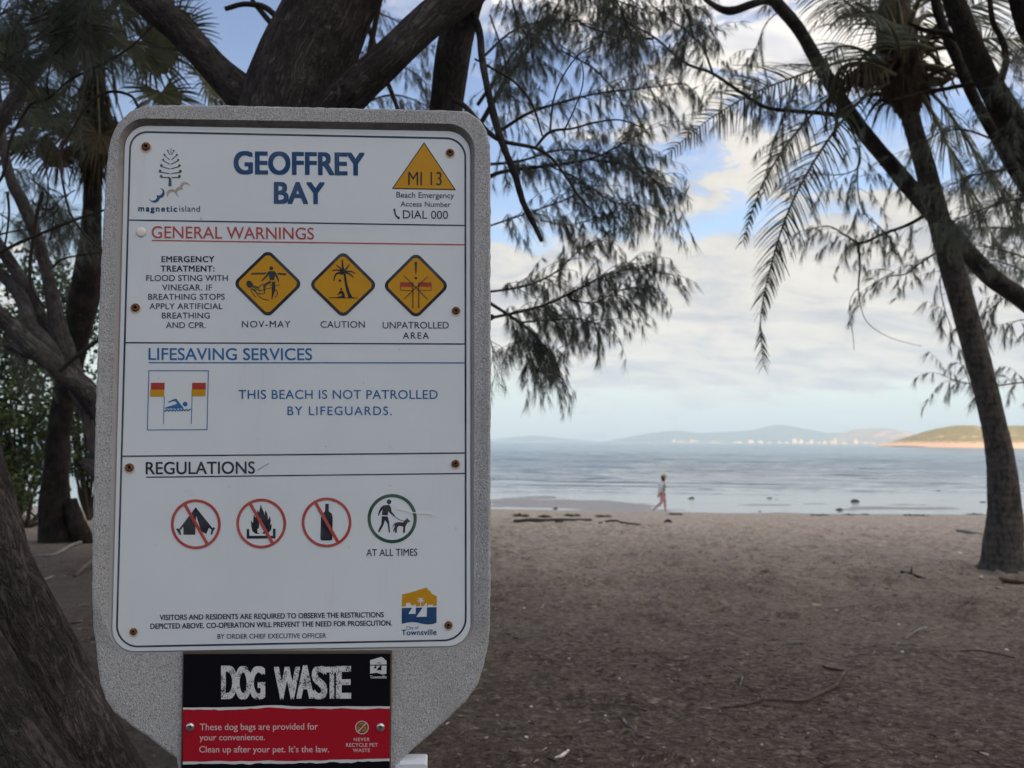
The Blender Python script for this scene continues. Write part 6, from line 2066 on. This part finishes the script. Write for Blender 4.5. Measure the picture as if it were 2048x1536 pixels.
# ------------------------------------------------------------------ rocks, weed, driftwood, sticks, shells
M['rock'] = mat('weedy_rock', rough=0.8, spec=0.3, build=lambda g, b: g.t.links.new(g.mix(g.noise(geo_pos(g), 9, 4), (0.045, 0.05, 0.035), (0.13, 0.12, 0.09)), b.inputs['Base Color']))
M['weed'] = mat('dark_seaweed', rough=0.8, spec=0.3, build=lambda g, b: g.t.links.new(g.mix(g.noise(geo_pos(g), 14, 4), (0.03, 0.024, 0.018), (0.10, 0.075, 0.055)), b.inputs['Base Color']))
for k, (x, y, w, lab) in enumerate([
        (1342, 987.7, 9, 'small olive rock in the shallows just right of the walking person'), (1384, 998.6, 15, 'dark flat rock on the tidal flat right of the walking person'),
        (1539, 998.5, 12, 'larger of two close rocks in the shallows below the pale blue hill'), (1553.5, 1001, 8, 'smaller of two close rocks in the shallows below the pale blue hill'),
        (1707, 1004.5, 19, 'biggest dark rock out on the tidal flat below the pink hill'), (1678, 1021, 15, 'dark rock at the sand edge just below the biggest rock'),
        (1876, 983.5, 9, 'lone rock far out in the shallows left of the palm trunk'), (1966, 1005, 8, 'small rock in the shallows touching the palm trunk outline'),
        (1521, 1024, 9, 'small dark rock on the sand edge left of centre of the open beach'), (1251, 969.5, 7, 'tiny rock farthest out in the water left of the walking person'),
        (1111, 1018, 7, 'upright dark stone on the wet sand above the driftwood log'), (1190, 985.8, 6, 'tiny stone at the edge of the wet sand bar')]):
    c_ = on_ground(x, y)
    d_ = c_[1]
    s_ = w * d_ / F_PX / 2
    m = MB()
    for q in range(3):
        ball(m, [rng.normal(0, s_ * 0.35), rng.normal(0, s_ * 0.3), s_ * 0.12], (s_ * rng.uniform(0.6, 0.85), s_ * rng.uniform(0.5, 0.8), s_ * rng.uniform(0.35, 0.5) * (2.0 if 'upright' in lab else 1)), 9, noise=0.28, seed=k * 3 + q)
    tag(m.build('rock', [M['rock']], loc=c_, local=True), lab, 'rock', 'rocks on the tidal flat')
for k, (x, y, w, lab) in enumerate([
        (1042, 1031, 26, 'seaweed clump on the crest of the beach nearest the sign'), (1089, 1033, 22, 'seaweed clump on the crest above the middle of the driftwood log'),
        (1146, 1030.5, 26, 'seaweed clump on the crest above the right end of the driftwood log'), (1208, 1032.5, 24, 'seaweed clump on the crest right of the driftwood log'),
        (1353, 1028, 22, 'seaweed clump on the crest just right of the walking feet'), (1640, 1029.5, 34, 'long dark seaweed clump on the crest below the dark rock'),
        (1700, 1029, 22, 'seaweed clump on the crest below the biggest rock'), (1730, 1028, 12, 'smallest seaweed clump on the crest right of the biggest rock'),
        (1834, 1030, 40, 'widest seaweed clump on the crest left of the palm trunk'), (1950, 1027.5, 30, 'seaweed clump on the crest touching the palm trunk outline')]):
    c_ = on_ground(x, y + 1.5)
    s_ = w * c_[1] / F_PX / 2
    m = MB()
    for q in range(7):
        f_ = rng.uniform(-0.9, 0.9)
        ball(m, [f_ * s_, rng.normal(0, 0.1), 0.0], (s_ * rng.uniform(0.18, 0.35), rng.uniform(0.08, 0.16), rng.uniform(0.025, 0.06) * (1.2 - abs(f_))), 7, noise=0.4, seed=q + k * 9)
    n_ = 60
    a_ = rng.uniform(0, 6.28, n_)
    strands(m, np.stack([rng.uniform(-1, 1, n_) * s_, rng.normal(0, 0.12, n_), np.full(n_, 0.03)], 1), np.stack([np.cos(a_), np.sin(a_), rng.uniform(-0.1, 0.5, n_)], 1), 0.16, 0.02, 0.3)
    tag(m.build('seaweed_clump', [M['weed']], loc=c_, local=True), lab, 'seaweed', 'seaweed along the drift line')

M['driftwood'] = bark('weathered_driftwood', (0.05, 0.05, 0.048), (0.13, 0.125, 0.115), (0.20, 0.19, 0.17), 0.7, (0.25, 1, 1))
M['stick'] = bark('brown_stick', (0.17, 0.13, 0.105), (0.33, 0.26, 0.215), (0.44, 0.36, 0.30), 1.5, (0.3, 1, 1))
M['palestick'] = bark('bleached_stick', (0.42, 0.39, 0.37), (0.60, 0.57, 0.54), (0.70, 0.68, 0.66), 1.5, (0.3, 1, 1))
M['darkstick'] = bark('dark_stick', (0.03, 0.025, 0.022), (0.08, 0.065, 0.055), (0.12, 0.10, 0.085), 1.5, (0.3, 1, 1))
M['shell'] = mat('white_shell', rough=0.5, spec=0.4, build=lambda g, b: g.t.links.new(g.mix(g.noise(geo_pos(g), 60, 3), (0.62, 0.58, 0.55), (0.80, 0.78, 0.76)), b.inputs['Base Color']))
M['husk'] = bark('orange_brown_husk', (0.10, 0.06, 0.025), (0.24, 0.14, 0.06), (0.32, 0.20, 0.09), 1.4)
M['dryleaf'] = mat('dry_leaf', rough=0.8, spec=0.2, build=lambda g, b: g.t.links.new(g.mix(g.noise(geo_pos(g), 30, 3), (0.06, 0.045, 0.03), (0.17, 0.13, 0.09)), b.inputs['Base Color']))


def stick(name, pts, w, m_, lab, cat='stick', group=None, lift=0.8, fork=None, seg=8):
    """a stick lying on the ground: pts in photograph pixels, w pixel widths"""
    G = [on_ground(x, y) for x, y in pts]
    R = [max(px_r(a, g_[1]), 0.002) for a, g_ in zip(w, G)]
    G = [g_ + [0, 0, r * lift] for g_, r in zip(G, R)]
    base = G[len(G) // 2]
    mb = MB()
    tube(mb, G, R, seg=seg, k=6, rough=0.10)
    if fork:
        H = [on_ground(x, y) for x, y in fork]
        tube(mb, [h + [0, 0, R[0] * 0.8 + 0.03 * i] for i, h in enumerate(H)], [R[-1] * 1.1, R[-1] * 0.4] if len(H) == 2 else np.linspace(R[-1], R[-1] * 0.4, len(H)), seg=6, k=4)
    return tag(mb.build(name, [m_], loc=base), lab, cat, group)


stick('driftwood_log', [(1028, 1045), (1055, 1043.5), (1090, 1043), (1140, 1042.5), (1182, 1042)], [6, 7.5, 6.5, 6, 5], M['driftwood'], 'long straight grey driftwood log lying on the sand beside the sign', 'log', fork=[(1112, 1044), (1125, 1049)])
stick('driftwood_branch', [(1198, 1047.5), (1212, 1045.5), (1230, 1044.5), (1246, 1047), (1290, 1051), (1318, 1054)], [3, 5, 6, 4, 2, 1.5], M['darkstick'], 'dark knobbly driftwood branch right of the long driftwood log', 'branch')
stick('driftwood_piece', [(1329, 1045), (1336, 1043.5), (1343, 1045)], [3, 6, 3], M['darkstick'], 'short dark piece of wood on the sand under the walking person', 'wood')
stick('stick', [(1915, 1063), (1940, 1067.5), (1972, 1074)], [6, 7, 7], M['palestick'], 'pale straight stick ending at the foot of the palm trunk', 'stick')
stick('curved_branch', [(1440, 1418), (1500, 1411), (1526, 1404), (1565, 1404.5), (1610, 1406), (1639, 1392), (1668, 1380), (1681, 1363), (1691, 1349)], [3, 5, 6, 7, 7.5, 8, 8, 8, 7], M['stick'], 'long curved brown branch lying in the litter at the front of the beach', 'branch', lift=1.5)
stick('stick', [(1838, 1386), (1860, 1385), (1881, 1380)], [4, 4, 3], M['stick'], 'short light brown stick right of the long curved branch', 'stick')
stick('twig', [(1811, 1280), (1823, 1270), (1838, 1260), (1854, 1255)], [4, 4, 3, 3], M['palestick'], 'pale slanting twig in the middle right of the litter', 'twig')
stick('twig', [(1079, 1224), (1084, 1217), (1089, 1209)], [3, 4.5, 4], M['palestick'], 'short pale twig standing out in the dark litter beside the sign', 'twig')
stick('bark_curl', [(1110, 1517), (1122, 1515), (1130, 1509), (1137, 1502)], [4, 7, 6, 4], M['shell'], 'white bark curl at the bottom edge beside the steel bracket', 'bark')
stick('twig', [(1246, 1440), (1253, 1450), (1266, 1459), (1273, 1461), (1270, 1450)], [5, 5, 4, 3, 2], M['palestick'], 'hooked pale twig in the dark litter at the bottom of the beach', 'twig', fork=[(1268, 1464), (1300, 1482)])
stick('twig', [(1205, 1406), (1206, 1394), (1212, 1384)], [2, 2.5, 2], M['stick'], 'thin upright brown twig left of the hooked pale twig', 'twig')
stick('twig', [(1480, 1372), (1483, 1363), (1485, 1356)], [3, 4, 3], M['palestick'], 'tiny white twig left of the long curved branch', 'twig')
stick('bark_sliver', [(1574, 1290), (1590, 1287.5), (1606, 1286)], [3, 6, 3], M['palestick'], 'pale bark sliver above the long curved branch', 'bark')
stick('forked_stick', [(1802, 1146), (1815, 1150), (1830, 1154), (1850, 1160)], [5, 7, 6, 5], M['darkstick'], 'dark forked stick with a curled leaf left of the palm foot', 'stick', fork=[(1822, 1150), (1824, 1141)])
stick('twig', [(1920, 1303), (1950, 1302), (1985, 1307), (2030, 1316)], [2, 2, 2, 2], M['darkstick'], 'long thin dark twig near the right edge of the photo', 'twig')
stick('twig', [(1645, 1333), (1660, 1339), (1690, 1343)], [3, 4, 3], M['darkstick'], 'short dark twig at the tip of the long curved branch', 'twig')
stick('palm_husk', [(2000, 1158), (2015, 1166), (2035, 1170), (2060, 1170)], [5, 9, 11, 8], M['husk'], 'orange brown palm husk lying by the foot of the coconut palm', 'husk')
stick('root', [(75, 1112), (110, 1110), (150, 1090), (190, 1083), (240, 1080)], [3, 5, 6, 6, 5], M['palestick'], 'pale thin root crossing the ground at the foot of the fan palm', 'root')
stick('stick', [(150, 1155), (172, 1135), (192, 1122), (220, 1112)], [7, 9, 9, 7], M['stick'], 'thick short stick against the left edge of the sign', 'stick')
stick('stick', [(85, 1162), (96, 1158), (108, 1153)], [4, 4, 3], M['palestick'], 'pale short stick beside the leaning trunk', 'stick')
stick('twig', [(140, 1248), (152, 1247), (166, 1244)], [4, 6, 5], M['stick'], 'stubby twig between the leaning trunk and the sign', 'twig')
stick('twig', [(158, 1212), (168, 1211), (178, 1211)], [3, 4, 3], M['palestick'], 'small pale twig above the stubby one beside the sign', 'twig')

for x, y, w, lab in [(1138, 1318, 5, 'white shell alone in the litter right of the sign middle'), (1047.5, 1217, 5, 'small shell beside the short pale twig'), (1052, 1476, 8, 'largest shell in the dark litter at the bottom beside the sign'),
                     (1062, 1415, 7, 'lilac grey shell above the largest shell'), (994, 1431, 5, 'shell closest to the lower right edge of the sign'), (1210.6, 1432, 5, 'shell left of the hooked pale twig'),
                     (1920, 1109, 10, 'crumpled white scrap near the foot of the palm trunk'), (1962, 1155, 8, 'white pebble between palm husk and forked stick'), (2013, 1301, 8, 'white shell near the right edge above the thin dark twig'),
                     (1805, 1305, 7, 'pale shell below the pale slanting twig'), (1797, 1250, 6, 'pale shell above the pale slanting twig'), (2026, 1243, 7, 'pale shell at the right edge of the photo below the husk'),
                     (1163, 1525, 6, 'shell at the very bottom right of the white bark curl'), (1115, 1419, 3.5, 'tiny shell right of the lilac grey shell'), (1239, 1358, 4, 'small shell midway between sign and long curved branch')]:
    c_ = on_ground(x, y)
    s_ = px_r(w, c_[1])
    m = MB()
    ball(m, [0, 0, s_ * 0.35], (s_, s_ * 0.75, s_ * 0.5), 8, noise=0.3, seed=int(x))
    n_ = 9
    for q in range(n_):
        a_ = -0.9 + 1.8 * q / (n_ - 1)
        tube(m, [[0, -s_ * 0.5, s_ * 0.5], [math.sin(a_) * s_ * 0.6, math.cos(a_) * s_ * 0.2, s_ * 0.85], [math.sin(a_) * s_, math.cos(a_) * s_ * 0.75, s_ * 0.3]], [s_ * 0.05, s_ * 0.12, s_ * 0.08], seg=5, k=3)
    sc_ = 'scrap' in lab
    tag(m.build('paper_scrap' if sc_ else ('pebble' if 'pebble' in lab else 'shell'), [M['shell']], loc=c_, local=True), lab, 'scrap' if sc_ else ('pebble' if 'pebble' in lab else 'shell'), None if sc_ or 'pebble' in lab else 'shells lying in the litter')

# needles, bark flakes and dead leaves lying on the ground: nobody could count them
def scatter(n, y0, y1, pw, xa=-0.75, xb=0.75):
    y = y0 + (y1 - y0) * rng.random(n) ** pw
    x = rng.uniform(xa, xb, n) * y
    return x, y


mb = MB()
for n, y0, y1, pw, L, w, mi in ((13000, 3.0, 9.5, 1.3, 0.11, 0.0018, 0), (15000, 3.0, 10.5, 1.4, 0.09, 0.0026, 1), (6000, 3.0, 12, 1.6, 0.05, 0.009, 1), (1800, 3.0, 12, 1.6, 0.04, 0.009, 0), (2200, 3.0, 14, 1.6, 0.03, 0.008, 2)):
    x, y = scatter(n, y0, y1, pw)
    keep = rng.random(n) < np.clip(1.25 - 0.10 * y + 1.3 * fbm(x * 0.8, y * 0.8, 3, 70), 0.05, 1)
    x, y = x[keep], y[keep]
    n = len(x)
    z = ground_z(x, y) + rng.uniform(0.003, 0.018, n)
    a = rng.uniform(0, 2 * np.pi, n)
    strands(mb, np.stack([x, y, z], 1), np.stack([np.cos(a), np.sin(a), rng.uniform(-0.05, 0.2, n)], 1), L * rng.uniform(0.5, 1.4, n), w * rng.uniform(0.6, 1.4, n), 0.05, mat=mi, nseg=2)
M['lit0'] = leafmat('dark_fallen_needles', (0.045, 0.033, 0.028), (0.11, 0.08, 0.065), 0.0, 0.9)
M['lit1'] = leafmat('brown_fallen_needles', (0.085, 0.06, 0.048), (0.18, 0.135, 0.11), 0.0, 0.9)
M['lit2'] = leafmat('pale_flakes', (0.30, 0.26, 0.23), (0.48, 0.43, 0.40), 0.0, 0.9)
tag(mb.build('needle_litter', [M['lit0'], M['lit1'], M['lit2']], smooth=False), 'brown casuarina needles and bark flakes strewn over the ground', None, None, 'stuff')

# cupped footprints and small clods give the sand its relief: low mounds of loose sand
mb = MB()
for k in range(260):
    y = 7 + 10 * rng.random() ** 0.8
    x = rng.uniform(-0.2, 0.75) * y
    s_ = rng.uniform(0.02, 0.06)
    ball(mb, [x, y, gz(x, y) - s_ * 0.18], (s_, s_ * rng.uniform(0.6, 1), s_ * 0.32), 6, noise=0.3, seed=k)
M['clod'] = mat('loose_sand', rough=0.95, spec=0.2, build=lambda g, b: g.t.links.new(g.mix(g.noise(geo_pos(g), 12, 4), (0.24, 0.19, 0.16), (0.46, 0.38, 0.32)), b.inputs['Base Color']))
tag(mb.build('sand_clods', [M['clod']]), 'loose lumps of trodden sand on the open beach', None, None, 'stuff')

# ------------------------------------------------------------------ sea haze
HAZE = 2.7e-4
hz = MB()
X0, X1, Y0, Y1, Z0, Z1 = -9500.0, 9500.0, -900.0, 8200.0, -14.0, 260.0
hz.add([(X0, Y0, Z0), (X1, Y0, Z0), (X1, Y1, Z0), (X0, Y1, Z0), (X0, Y0, Z1), (X1, Y0, Z1), (X1, Y1, Z1), (X0, Y1, Z1)],
       [(3, 2, 1, 0), (4, 5, 6, 7), (0, 1, 5, 4), (1, 2, 6, 5), (2, 3, 7, 6), (3, 0, 4, 7)])
hm = bpy.data.materials.new('sea_haze')
hm.use_nodes = True
g = NT(hm.node_tree)
o_ = g.n('ShaderNodeOutputMaterial')
pv = g.n('ShaderNodeVolumePrincipled')
pv.inputs['Color'].default_value = (0.62, 0.83, 1.0, 1)
pv.inputs['Density'].default_value = HAZE
pv.inputs['Anisotropy'].default_value = 0.1
g.t.links.new(pv.outputs[0], o_.inputs['Volume'])
tag(hz.build('haze', [hm], smooth=False), 'thin pale sea haze', None, None, 'stuff')
